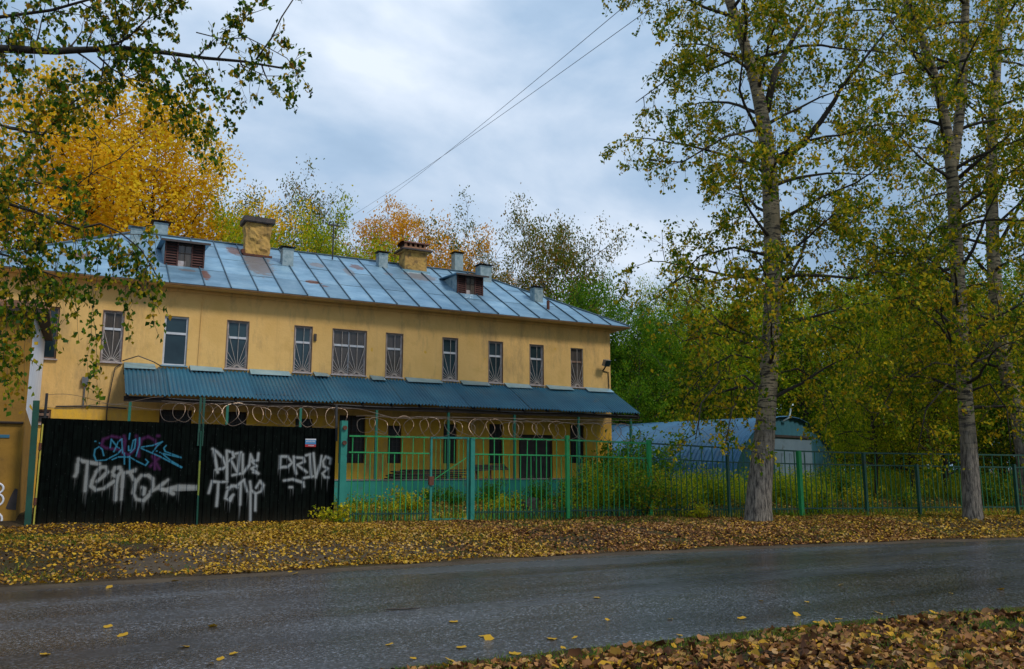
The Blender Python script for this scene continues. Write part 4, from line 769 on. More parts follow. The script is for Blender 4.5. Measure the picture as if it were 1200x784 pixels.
for k in range(5): MB().box(-1.58+k*.69, -.92+k*.69, -.02, .015, .1, 1.9).build('door_panel', M['hangardoor'], dr)
MB().box(-1.75, 2.1, -.04, .06, 2.58, 2.68).build('door_track', M['tin'], dr)
MB().tube([(-.4, .1, 3.3), (-.2, -.1, 3.45), (.0, -.1, 3.9), (.25, -.1, 4.1)], .04, 6).build('stove_pipe', M['vent'], hang)
# ------------------------------------------------------------------ overhead cables
for (pa, pb, lab) in (((430, 250), (718, 8), 'upper of two thin overhead cables crossing the grey sky'), ((404, 258), (744, 12), 'lower of two thin overhead cables crossing the grey sky')):
    A_ = at(pa[0], pa[1], 62); B_ = at(pb[0], pb[1], 17); D_ = (B_-A_); C_ = B_+D_*.35
    pts = [A_+(C_-A_)*t-np.array([0, 0, 0.3*math.sin(math.pi*t)]) for t in np.linspace(0, 1, 24)]
    tag(MB().tube([tuple(p) for p in pts], .0075, 5).build('overhead_cable', M['dullcable'], None), lab, 'cable')
# ------------------------------------------------------------------ vegetation tools
def leaf_mesh(name, C_, size, m, droop=0.0, aspect=.62, fold=.25, parent=None, kind=None):
    """one small folded kite per leaf; C_ = Nx3 centres"""
    C_ = np.asarray(C_, float); n = len(C_)
    d = rng.normal(size=(n, 3)); d[:, 2] -= droop*2.2; d /= np.linalg.norm(d, axis=1)[:, None]
    s = rng.normal(size=(n, 3)); s -= (s*d).sum(1)[:, None]*d; s /= np.linalg.norm(s, axis=1)[:, None]; u = np.cross(d, s)
    sz = (size*rng.uniform(.65, 1.3, n))[:, None]; w = sz*aspect*rng.uniform(.8, 1.15, (n, 1))
    f = fold*w*rng.uniform(-1, 1.6, (n, 1))
    P0 = C_-d*sz*.5; P2 = C_+d*sz*.5; mid = C_-d*sz*.08
    V = np.stack([P0, mid+s*w*.5+u*f, P2, mid-s*w*.5+u*f], 1).reshape(-1, 3)
    me = bpy.data.meshes.new(name); me.vertices.add(4*n); me.vertices.foreach_set('co', V.astype(np.float32).ravel())
    i = np.arange(n)*4; tri = np.stack([i, i+1, i+2, i, i+2, i+3], 1).ravel()
    me.loops.add(6*n); me.loops.foreach_set('vertex_index', tri.astype(np.int32)); me.polygons.add(2*n)
    me.polygons.foreach_set('loop_start', np.arange(0, 6*n, 3, dtype=np.int32)); me.polygons.foreach_set('loop_total', np.full(2*n, 3, np.int32)); me.update(calc_edges=True)
    me.materials.append(m); o = bpy.data.objects.new(name, me); COL.objects.link(o)
    if parent: o.parent = parent
    if kind: o['kind'] = kind
    return o
def flat_leaves(name, XY, Z, size, m, tilt=.62, aspect=.72, kind='stuff'):
    n = len(XY); C_ = np.column_stack([XY, Z]); a = rng.uniform(0, 2*math.pi, n)
    nz = rng.normal(size=(n, 3))*tilt*np.array([1, 1, 0]); nz[:, 2] = rng.uniform(.5, 1.2, n); nz /= np.linalg.norm(nz, axis=1)[:, None]
    d = np.column_stack([np.cos(a), np.sin(a), np.zeros(n)]); d -= (d*nz).sum(1)[:, None]*nz; d /= np.linalg.norm(d, axis=1)[:, None]; s = np.cross(nz, d)
    sz = (size*rng.uniform(.6, 1.35, n))[:, None]; w = sz*aspect*rng.uniform(.7, 1.1, (n, 1)); cu = sz*rng.uniform(-.15, .35, (n, 1))
    P0 = C_-d*sz*.5+nz*cu*.6; P3 = C_+d*sz*.5+nz*cu
    L1 = C_-d*sz*.15+s*w*.5+nz*cu*.5; L2 = C_+d*sz*.22+s*w*.36+nz*cu*.7; R1 = C_-d*sz*.15-s*w*.5+nz*cu*.3; R2 = C_+d*sz*.22-s*w*.36+nz*cu*.4
    V = np.stack([P0, L1, L2, P3, R2, R1], 1).reshape(-1, 3)
    me = bpy.data.meshes.new(name); me.vertices.add(6*n); me.vertices.foreach_set('co', V.astype(np.float32).ravel())
    i = np.arange(n)*6; t = np.stack([i, i+1, i+5, i+1, i+2, i+5, i+2, i+4, i+5, i+2, i+3, i+4], 1).ravel()
    me.loops.add(12*n); me.loops.foreach_set('vertex_index', t.astype(np.int32)); me.polygons.add(4*n)
    me.polygons.foreach_set('loop_start', np.arange(0, 12*n, 3, dtype=np.int32)); me.polygons.foreach_set('loop_total', np.full(4*n, 3, np.int32)); me.update(calc_edges=True)
    me.materials.append(m); o = bpy.data.objects.new(name, me); COL.objects.link(o); o['kind'] = kind; return o
def curled_leaves(name, XY, Z, size, m, tilt=.6, kind='stuff'):
    n = len(XY); K = 10; C_ = np.column_stack([XY, Z]); a = rng.uniform(0, 2*math.pi, n)
    nz = rng.normal(size=(n, 3))*tilt*np.array([1, 1, 0]); nz[:, 2] = rng.uniform(.6, 1.2, n); nz /= np.linalg.norm(nz, axis=1)[:, None]
    d = np.column_stack([np.cos(a), np.sin(a), np.zeros(n)]); d -= (d*nz).sum(1)[:, None]*nz; d /= np.linalg.norm(d, axis=1)[:, None]; s = np.cross(nz, d)
    sz = (size*np.exp(rng.normal(size=n)*.28)); V = np.zeros((n, K+1, 3)); V[:, 0] = C_
    w = rng.uniform(.55, .85, n); c1 = rng.uniform(-.5, 1.3, n); c2 = rng.uniform(-.6, .9, n); tw_ = rng.uniform(-.8, .8, n)
    for k in range(K):
        th = 2*math.pi*k/K; r = (.5+.14*math.cos(th)**3)*(1+(.16 if k % 2 else -.12)*rng.uniform(.2, 1.2, n)); x = r*math.cos(th); y = r*math.sin(th)*w
        z = c1*y*y*2.2+c2*x*x*1.1+tw_*x*y+rng.normal(size=n)*.03
        V[:, k+1] = C_+(d*x[:, None]+s*y[:, None]+nz*z[:, None])*sz[:, None]
    V[:, :, 2] = np.maximum(V[:, :, 2], Z[:, None]-.012)
    me = bpy.data.meshes.new(name); me.vertices.add((K+1)*n); me.vertices.foreach_set('co', V.reshape(-1).astype(np.float32))
    i = (np.arange(n)*(K+1))[:, None]; t = np.concatenate([np.concatenate([i, i+1+k, i+1+(k+1) % K], 1) for k in range(K)], 1).ravel()
    me.loops.add(3*K*n); me.loops.foreach_set('vertex_index', t.astype(np.int32)); me.polygons.add(K*n)
    me.polygons.foreach_set('loop_start', np.arange(0, 3*K*n, 3, dtype=np.int32)); me.polygons.foreach_set('loop_total', np.full(K*n, 3, np.int32)); me.update(calc_edges=True)
    me.polygons.foreach_set('use_smooth', [True]*len(me.polygons))
    me.materials.append(m); o = bpy.data.objects.new(name, me); COL.objects.link(o); o['kind'] = kind; return o
def blades(name, XY, Z, h, m, wid=.012, lean=.35, kind='stuff'):
    n = len(XY); b0 = np.column_stack([XY, Z]); a = rng.uniform(0, 2*math.pi, n); hh = h*rng.uniform(.5, 1.3, n)
    s = np.column_stack([np.cos(a), np.sin(a), np.zeros(n)])*wid; ln = rng.normal(size=(n, 2))*lean*hh[:, None]
    mid = b0+np.column_stack([ln*.35, hh*.55]); tip = b0+np.column_stack([ln, hh])
    V = np.stack([b0-s, b0+s, mid+s*.7, mid-s*.7, tip], 1).reshape(-1, 3)
    me = bpy.data.meshes.new(name); me.vertices.add(5*n); me.vertices.foreach_set('co', V.astype(np.float32).ravel())
    i = np.arange(n)*5; t = np.stack([i, i+1, i+2, i, i+2, i+3, i+3, i+2, i+4], 1).ravel()
    me.loops.add(9*n); me.loops.foreach_set('vertex_index', t.astype(np.int32)); me.polygons.add(3*n)
    me.polygons.foreach_set('loop_start', np.arange(0, 9*n, 3, dtype=np.int32)); me.polygons.foreach_set('loop_total', np.full(3*n, 3, np.int32)); me.update(calc_edges=True)
    me.materials.append(m); o = bpy.data.objects.new(name, me); COL.objects.link(o); o['kind'] = kind; return o
def unit(v): v = np.asarray(v, float); return v/max(np.linalg.norm(v), 1e-9)
def wander(p, d, ln, n, wob, lift):
    """a limb: n points from p, direction drifting at random and lifting (or drooping)"""
    pts = [np.array(p, float)]; d = unit(d)
    for k in range(n): d = unit(d+rng.normal(size=3)*wob+np.array([0, 0, lift])); pts.append(pts[-1]+d*ln/n)
    return pts
def along(pts, t):
    f = t*(len(pts)-1); i = min(int(f), len(pts)-2); return pts[i]+(pts[i+1]-pts[i])*(f-i), unit(pts[i+1]-pts[i])
def taper(r0, r1, n, pw=1.0): return [r0+(r1-r0)*(k/(n-1))**pw for k in range(n)]
def side(d):
    s = rng.normal(size=3); s -= s@d*d; return unit(s)
def add_limb(limb_mb, twigs, leaves, pts, r0, r1=.008, nsub=6, sublen=1.2, twl=.9, per=26, droop=.5, sides=6, spread=.07, t0=.25, ntw=5):
    limb_mb.tube([tuple(p) for p in pts], taper(r0, r1, len(pts), .8), sides, rough=.06)
    for k in range(nsub):
        t = t0+(1-t0)*(k+rng.uniform(0, 1))/nsub; p, d = along(pts, min(t, .999)); sd = unit(d*.6+side(d)*.9+np.array([0, 0, .15]))
        L_ = sublen*rng.uniform(.6, 1.2)*(1.15-.5*t); sp = wander(p, sd, L_, 5, .16, -.02*droop); twigs.tube([tuple(q) for q in sp], taper(max(r1, r0*.28*(1.1-t)), .005, 6), 4, cap=False)
        for j in range(ntw):
            q, qd = along(sp, .15+.85*(j+rng.uniform(0, 1))/ntw*.999); td = unit(qd*.6+side(qd)*.9); tl = twl*rng.uniform(.5, 1.2)
            tp_ = wander(q, td, tl, 5, .18, -.26*droop); twigs.tube([tuple(v) for v in tp_], .0042, 3, cap=False)
            m_ = int(per*rng.uniform(.4, 1.5)); nd_ = rng.uniform(.15, 1, 5); tt = np.clip(nd_[rng.integers(0, 5, m_)]+rng.normal(size=m_)*.05, .05, 1)*(len(tp_)-1.001); ii = tt.astype(int); A = np.array(tp_)
            leaves.append(A[ii]+(A[ii+1]-A[ii])*(tt-ii)[:, None]+rng.normal(size=(m_, 3))*spread)
def finish_twigs(tw, parent, m): 
    if tw.v: tw.build('twigs', m, parent, recalc=False)['kind'] = 'stuff'
def trunk_tube(pts, radii, n=14, rough=.05, flare=True):
    """smooth trunk with a flared, ridged base"""
    P_ = [np.array(p) for p in pts]; fine = []; fr = []
    for k in range(len(P_)-1):
        a = P_[max(k-1, 0)]; b_ = P_[k]; c = P_[k+1]; d = P_[min(k+2, len(P_)-1)]
        for j in range(5):
            t = j/5; fine.append(.5*((2*b_)+(-a+c)*t+(2*a-5*b_+4*c-d)*t*t+(-a+3*b_-3*c+d)*t**3)); fr.append(radii[k]+(radii[k+1]-radii[k])*t)
    fine.append(P_[-1]); fr.append(radii[-1]); v = []; f = []
    z0 = fine[0][2]; ph = rng.uniform(0, 6)
    for k, (p, r) in enumerate(zip(fine, fr)):
        for j in range(n):
            w = 2*math.pi*j/n; rr = r*(1+rough*mnoise.noise(Vector((math.cos(w)*2+ph, math.sin(w)*2, p[2]*1.1))))
            if flare: h_ = p[2]-z0; rr *= 1+.30*math.exp(-h_/.30)*(1+.35*math.sin(5*w+ph)); rr *= 1+.03*math.sin(9*w+ph+h_)*math.exp(-h_/3)
            v.append((p[0]+math.cos(w)*rr, p[1]+math.sin(w)*rr, p[2]))
        if k:
            for j in range(n): q = (k-1)*n; f.append((q+j, q+(j+1) % n, q+n+(j+1) % n, q+n+j))
    b = MB(); b.v = v; b.f = f+[tuple(range(n))[::-1]]; return b, fine, fr
# ------------------------------------------------------------------ the three pale-barked roadside trees
def big_tree(name, label, group, D, px, wpx, limbs, auto, leafm, lsize, per, extra_stems=(), zb=None, hmin=3.2, hmax=16, llen=3.6, seed=0, azbias=None, density=1.0):
    global rng
    rng = np.random.default_rng(seed); random.seed(seed)
    base = at(px[0][0], px[0][1], D); root = empty(name, tuple(base), label, 'tree', group); inv = -base
    mpp = D/F*1.01
    P_ = [at(x, y, D)+inv for x, y in px]; P_[0][2] = -.25
    b, fine, fr = trunk_tube(P_, [w*mpp/2 for w in wpx]); b.build('trunk', M['bark'], root, smooth_=True, recalc=False)
    lv = []; tw = MB()
    stems = [(fine, fr)]
    for sp, sw, dd in extra_stems:
        Q = [at(x, y, D+dd*k/(len(sp)-1))+inv for k, (x, y) in enumerate(sp)]
        b2, f2, r2 = trunk_tube(Q, [w*mpp/2 for w in sw], 10, .05, False); b2.build('stem', M['bark'], root, smooth_=True, recalc=False); stems.append((f2, r2))
    for pts, w0, dd in limbs:
        Q = [at(x, y, D+dd*k/(len(pts)-1))+inv for k, (x, y) in enumerate(pts)]
        l = MB(); add_limb(l, tw, lv, Q, w0*mpp/2, .012, 7, 1.3, .8, int(per*.55), .5); l.build('limb', M['bark_dark'], root, smooth_=True, recalc=False)
    for k in range(auto):
        f2, r2 = stems[k % len(stems)] if k % 3 == 0 else stems[0]
        hh = hmin+(hmax-hmin)*((k+.5*rng.uniform(0, 1))/auto); zs = [p[2] for p in f2]
        if hh > zs[-1]-.3 or hh < zs[0]: f2, r2 = stems[0]; zs = [p[2] for p in f2]
        i = min(int(np.searchsorted(zs, hh)), len(f2)-1); p = f2[i]; az = 2.39996*k+rng.uniform(-.4, .4)
        dd = math.cos(az)*rgt+math.sin(az)*fwd0; el = rng.uniform(.25, .75); d = unit(dd*math.cos(el)+up0*math.sin(el))
        L_ = llen*rng.uniform(.65, 1.1)*(1.0-.35*abs((hh-hmin)/(hmax-hmin)-.5)); pts = wander(p, d, L_, 8, .11, -.035)
        l = MB(); add_limb(l, tw, lv, pts, min(.06, r2[i]*.45), .01, 7, 1.35, 1.0, int(per*density), .75, ntw=5); l.build('limb', M['bark_dark'], root, smooth_=True, recalc=False)
    finish_twigs(tw, root, M['twig']); leaf_mesh('crown', np.concatenate(lv), lsize, leafm, .5, parent=root)
    return root
big_tree('roadside_tree', 'tall pale-barked tree with the thickest trunk, in front of the railing right of the house', 'pale-barked roadside trees', 21.9,
         [(888, 611), (890, 575), (894, 530), (899, 470), (903, 400), (906, 330), (904, 250), (899, 175), (888, 110), (872, 50), (855, 0), (842, -60), (832, -130), (828, -210), (826, -300)],
         [30, 28, 25, 21.5, 20.5, 20, 19.5, 18, 15, 13, 12, 10, 8, 5, 3],
         [([(914, 192), (940, 168), (962, 142), (978, 118), (986, 102), (1012, 70), (1040, 35), (1066, -5)], 10, -1.5), ([(908, 328), (935, 322), (965, 323), (1000, 326), (1028, 318), (1062, 322)], 6, -.6),
          ([(898, 130), (908, 85), (932, 40), (955, 5), (980, -50)], 11, 1.0), ([(900, 330), (870, 322), (835, 330), (800, 324), (782, 336)], 4, -1.0), ([(895, 150), (850, 160), (800, 190), (760, 188)], 4, -.5), ([(902, 300), (860, 290), (820, 300), (770, 350)], 4, .4),
          ([(903, 415), (870, 400), (835, 390), (800, 400)], 3.5, -1.2), ([(899, 462), (872, 440), (845, 445), (822, 472), (815, 515)], 3, -1.5), ([(899, 455), (875, 455), (858, 480), (850, 520)], 2.5, -1.0), ([(902, 440), (935, 432), (965, 450), (985, 495)], 3, .8), ([(903, 425), (860, 415), (830, 430), (800, 470)], 3, .5), ([(905, 380), (945, 372), (985, 385), (1010, 420)], 3.5, -.8), ([(890, 70), (840, 60), (800, 80), (745, 120)], 4, .3)],
         40, M['L_birch'], .115, 30, hmin=2.9, hmax=17.5, llen=3.9, seed=3)
big_tree('roadside_tree', 'pale-barked forked tree with its trunk before the railing near the right edge', 'pale-barked roadside trees', 23.2,
         [(1140, 608), (1138, 570), (1135, 520), (1130, 450), (1126, 380), (1121, 300), (1117, 225), (1112, 170), (1102, 115), (1086, 60), (1064, 0), (1050, -60), (1040, -140), (1035, -240)],
         [20, 19, 18, 16, 16, 15, 14, 13, 11, 10, 8, 6, 4, 2],
         [([(1122, 210), (1150, 185), (1175, 165), (1205, 140), (1240, 120)], 6, -1), ([(1105, 90), (1075, 80), (1040, 90), (1000, 70)], 4, .8), ([(1128, 420), (1100, 380), (1060, 350), (1020, 345)], 4, -1.5), ([(1130, 440), (1160, 400), (1200, 385)], 4, -1), ([(1130, 430), (1095, 425), (1050, 450), (1020, 500)], 3, -.8), ([(1133, 450), (1110, 450), (1085, 480), (1075, 530)], 3, -1), ([(1133, 460), (1160, 450), (1180, 480), (1185, 530)], 3, -.6), ([(1122, 330), (1085, 300), (1050, 300), (1010, 280)], 4, .5)],
         38, M['L_birch'], .115, 29, extra_stems=[([(1116, 200), (1124, 140), (1129, 80), (1131, 20), (1133, -60), (1133, -160)], [13, 12, 11, 10, 8, 3], 1.0)], hmin=2.7, hmax=17.5, llen=3.6, seed=5)
big_tree('roadside_tree', 'slimmer leaning pale tree standing behind the railing at the right edge', 'pale-barked roadside trees', 28.0,
         [(1206, 590), (1202, 540), (1192, 480), (1176, 420), (1167, 350), (1163, 270), (1162, 180), (1167, 90), (1172, 0), (1176, -90), (1180, -180)],
         [22, 20, 18, 16, 16, 14, 13, 11, 9, 6, 2],
         [([(1164, 300), (1185, 260), (1210, 210), (1240, 150)], 6, -1), ([(1165, 330), (1140, 300), (1100, 270), (1070, 200)], 5, 1)],
         26, M['L_birch'], .12, 28, hmin=3.5, hmax=18, llen=4.2, seed=8)
# ------------------------------------------------------------------ near tree reaching in from the left
rng = np.random.default_rng(21); random.seed(21)
ND = 12.6
nb_ = at(-210, 660, ND); nb_[2] = gz(nb_[0], nb_[1]); near = empty('overhanging_tree', tuple(nb_), 'near green-leaved tree with a long bare-tipped branch and hanging strands at the upper left', 'tree')
NP = lambda x, y, dd=0: at(x, y, ND+dd)-nb_
b, fine, fr = trunk_tube([nb_*0+np.array([0, 0, -.2])]+[NP(-212+8*math.sin(k), 560-k*95) for k in range(0, 9)], [.24, .22, .20, .19, .18, .16, .13, .10, .07, .03]); b.build('trunk', M['bark'], near, smooth_=True, recalc=False)
lv = []; tw = MB(); MPN = ND/F
def nlimb(pts, w0, w1, nsub, sublen, twl, per, droop=.6, t0=.1, dd=0):
    Q = [NP(x, y, dd*k/(len(pts)-1)) for k, (x, y) in enumerate(pts)]
    l = MB(); add_limb(l, tw, lv, Q, w0*MPN/2, w1*MPN/2, int(nsub*1.3), sublen, twl, int(per*1.45), droop, 8, .035, t0, 5); l.build('limb', M['bark_dark'], near, smooth_=True, recalc=False)
nlimb([(-210, 90), (-120, 66), (-40, 56), (20, 58), (65, 60), (105, 58), (150, 57), (195, 62), (240, 68), (285, 72), (332, 80)], 15, 2.6, 14, .95, .55, 11, .6, .15, .3)
nlimb([(110, 58), (135, 52), (150, 44), (175, 20), (195, -15)], 4, 1.5, 6, .6, .5, 16)
nlimb([(300, 70), (318, 45), (330, 20), (347, -6)], 2.6, 1.5, 2, .25, .2, 2)
nlimb([(230, 38), (262, 46), (290, 44), (318, 58), (336, 68), (349, 84), (349, 104)], 1.6, .8, 5, .3, .25, 7, .3)
nlimb([(262, 42), (275, 28), (292, 17), (322, 6)], 1.2, .7, 4, .2, .2, 7, .3)
nlimb([(282, 75), (300, 84), (312, 89), (328, 89)], 1.6, .8, 0, .2, .2, 2)
nlimb([(115, 66), (130, 80), (150, 91), (172, 97)], 3, 1.2, 4, .5, .4, 12)
nlimb([(-210, 170), (-120, 95), (-60, 40), (0, 20), (60, 12), (120, -5), (180, -20)], 8, 2, 12, .9, .5, 17, .5)
nlimb([(-210, 60), (-150, -20), (-60, -40), (40, -40), (140, -30), (230, -20)], 7, 2, 10, .8, .6, 17, .7)
nlimb([(-210, 290), (-120, 215), (-60, 228), (0, 236), (40, 248), (68, 260), (92, 268), (118, 262), (140, 272), (165, 292), (188, 330)], 6, 1.2, 9, .6, .5, 10, .6)
nlimb([(-210, 240), (-100, 150), (-40, 130), (10, 150), (50, 158), (85, 120), (118, 100), (122, 70)], 5, 1.6, 6, .8, .6, 10)
nlimb([(-210, 330), (-100, 280), (-30, 290), (10, 300), (40, 315), (70, 325)], 6, 1.2, 8, .7, .6, 15, .6)
nlimb([(-210, 300), (-120, 200), (-60, 190), (0, 205), (50, 215), (95, 225)], 5, 1.2, 7, .7, .6, 12, .6)
def strand(x0, y0, x1, y1, per, dd=0, jit=.05, sd=5):
    per = int(per*1.85)
    a, c = NP(x0, y0, dd), NP(x1, y1, dd); n = 9; pts = []
    for k in range(n): t = k/(n-1); pts.append(a+(c-a)*np.array([1, 1, 1])*t+(c-a)*np.array([.5, .5, 0])*(math.sin(math.pi*t)*.25)+rng.normal(size=3)*.018)
    tw.tube([tuple(p) for p in pts], taper(.007, .0025, n), 4, cap=False); A = np.array(pts); t = rng.uniform(.05, 1, per)*(n-1.001); i = t.astype(int)
    lv.append(A[i]+(A[i+1]-A[i])*(t-i)[:, None]+rng.normal(size=(per, 3))*jit)
    for q in range(sd):
        p, d = along(pts, rng.uniform(.1, .9)); s = unit(side(d)+np.array([0, 0, -.4])); st = wander(p, s, rng.uniform(.15, .4), 4, .2, -.15); tw.tube([tuple(v) for v in st], .003, 3, cap=False)
        A = np.array(st); m_ = rng.integers(5, 12); t = rng.uniform(.2, 1, m_)*3.9; i = t.astype(int); lv.append(A[i]+(A[i+1]-A[i])*(t-i)[:, None]+rng.normal(size=(m_, 3))*.03)
for s in [(200, 68, 262, 212, 70), (185, 85, 240, 205, 60), (172, 97, 250, 175, 55), (175, 97, 218, 165, 50), (212, 72, 272, 150, 45), (150, 91, 192, 140, 30), (235, 68, 262, 130, 16), (268, 74, 290, 122, 5), (285, 78, 296, 124, 0),
          (60, 80, 72, 160, 90, 0, .10), (70, 85, 80, 140, 70, 0, .09), (20, 60, 26, 170, 45), (100, 70, 96, 150, 25), (130, 70, 112, 130, 25), (122, 100, 108, 115, 16),
          (85, 268, 90, 400, 18), (118, 264, 100, 478, 46), (98, 268, 116, 474, 50), (138, 272, 150, 402, 30), (150, 280, 186, 398, 30), (168, 292, 190, 352, 20), (60, 258, 66, 420, 30), (30, 245, 28, 470, 60, 0, .09), (10, 240, 6, 440, 55, 0, .09), (-15, 240, -10, 480, 60, 0, .1), (45, 250, 40, 380, 35), (0, 300, 22, 460, 60, 0, .08), (-30, 280, 14, 478, 55, 0, .08), (20, 310, 36, 400, 40, 0, .07), (75, 325, 82, 350, 15), (50, 320, 55, 370, 18), (-60, 60, -50, 220, 60), (0, 60, -6, 200, 55, 0, .1), (40, 62, 44, 200, 40, 0, .08), (55, 260, 35, 330, 30, 0, .08), (130, 268, 126, 340, 22), (40, 100, 34, 240, 50, 0, .1), (0, 150, 8, 260, 50, 0, .1), (90, 268, 78, 330, 18), (165, 300, 152, 365, 20)]: strand(*s)
finish_twigs(tw, near, M['twig']); leaf_mesh('crown', np.concatenate(lv), .088, M['L_near'], .75, .72, .2, parent=near)
# ------------------------------------------------------------------ trees behind: a few shapes, reused at other sizes and colours
def proto(kind_, seed, Ht, Rc, zc0, nl, lsize, ntips, per, spread, trunk_r=.22, up_=.5):
    global rng
    rng = np.random.default_rng(seed); random.seed(seed)
    tb, fine, fr = trunk_tube([np.array([.15*math.sin(k*1.3), .12*math.cos(k*1.7), Ht*.92*k/7-.2]) for k in range(8)], taper(trunk_r, .03, 8), 9, .06)
    tb.build('trunk', M['bark_dark'], None, smooth_=True, recalc=False)
    tr = bpy.data.objects[-1] if False else None
    lv = []; lm = MB(); tips = []
    for k in range(nl):
        z = zc0+(Ht*.88-zc0)*(k/nl)**.9; i = min(int(np.searchsorted([p[2] for p in fine], z)), len(fine)-1); p = fine[i]
        rel = (z-zc0)/(Ht-zc0); prof = {'round': math.sqrt(max(.12, 1-(2*rel-.75)**2*.75)), 'vase': .45+.75*rel*(1.15-rel)*2, 'cone': 1.05-.75*rel, 'tall': .8*math.sin(math.pi*min(.97, rel*.8+.18))}[kind_]
        az = 2.39996*k+rng.uniform(-.4, .4); el = rng.uniform(.15, .5)+up_*.6; d = np.array([math.cos(az)*math.cos(el), math.sin(az)*math.cos(el), math.sin(el)])
        pts = wander(p, d, Rc*prof*rng.uniform(.75, 1.15)/max(.55, math.cos(el)), 7, .12, -.02); lm.tube([tuple(q) for q in pts], taper(max(.03, fr[i]*.45), .012, 8), 5, cap=False)
        for j in range(ntips):
            q, qd = along(pts, min(.999, .22+.78*(j+rng.uniform(0, 1))/ntips)); s = wander(q, unit(qd*.5+side(qd)+np.array([0, 0, .2])), Rc*.30*rng.uniform(.5, 1.2), 4, .2, 0)
            lm.tube([tuple(v) for v in s], taper(.022, .006, 5), 3, cap=False); tips += [s[-1], (s[2]+s[3])/2]
    for t in tips:
        m_ = int(per*rng.uniform(.4, 1.5)); lv.append(t+rng.normal(size=(m_, 3))*np.array([spread, spread, spread*.75])*rng.uniform(.7, 1.3))
    A = np.concatenate(lv)
    A = A[A[:, 2] > zc0*.55]
    crown = leaf_mesh('crown', A, lsize, M['L_green'], .2)
    return lm.build('limbs', M['bark_dark'], None, recalc=False), crown
PROTO = {}
def make_proto(key, *a):
    before = set(bpy.data.objects); lm, cr_ = proto(*a); tr = [o for o in bpy.data.objects if o not in before and o.name.startswith('trunk')][0]
    cr_.material_slots[0].link = 'OBJECT'; zz_ = np.array([v.co.z for v in cr_.data.vertices]); PROTO[key] = (tr, lm, cr_, [False], float(np.percentile(zz_, 99.3)))
make_proto('round', 'round', 31, 13, 5.0, 2.0, 30, .17, 8, 62, .42)
make_proto('bushy', 'cone', 32, 11, 4.6, .8, 30, .16, 8, 62, .42)
make_proto('vase', 'vase', 33, 15, 5.4, 4.6, 34, .20, 8, 36, .42, .22, .9)
make_proto('tall', 'tall', 34, 20, 5.4, 3.5, 40, .19, 8, 38, .42, .3, .7)
make_proto('droop', 'round', 35, 12, 4.8, 1.5, 30, .135, 9, 48, .45, .2, -.2)
def tree(key, px, D, ytop, scale_w, matn, label, rz, name='background_tree', group='trees behind the house and railings', zb=.45):
    p = at(px, 600, D); Hts = {'round': 13.6, 'bushy': 11.4, 'vase': 16, 'tall': 21, 'droop': 12.4}; ztop = at(px, ytop, D)[2]; s = (ztop-zb)/PROTO[key][4]
    root = empty(name, (p[0], p[1], zb), label, 'tree', group, rz); root.scale = (s*scale_w, s*scale_w, s)
    tr, lm, cr_, used, _ = PROTO[key]
    parts = [tr, lm, cr_] if not used[0] else [o.copy() for o in (tr, lm, cr_)]
    for o in parts:
        if used[0]: COL.objects.link(o)
        o.parent = root
    used[0] = True
    parts[2].material_slots[0].link = 'OBJECT'; parts[2].material_slots[0].material = M[matn]
    return root
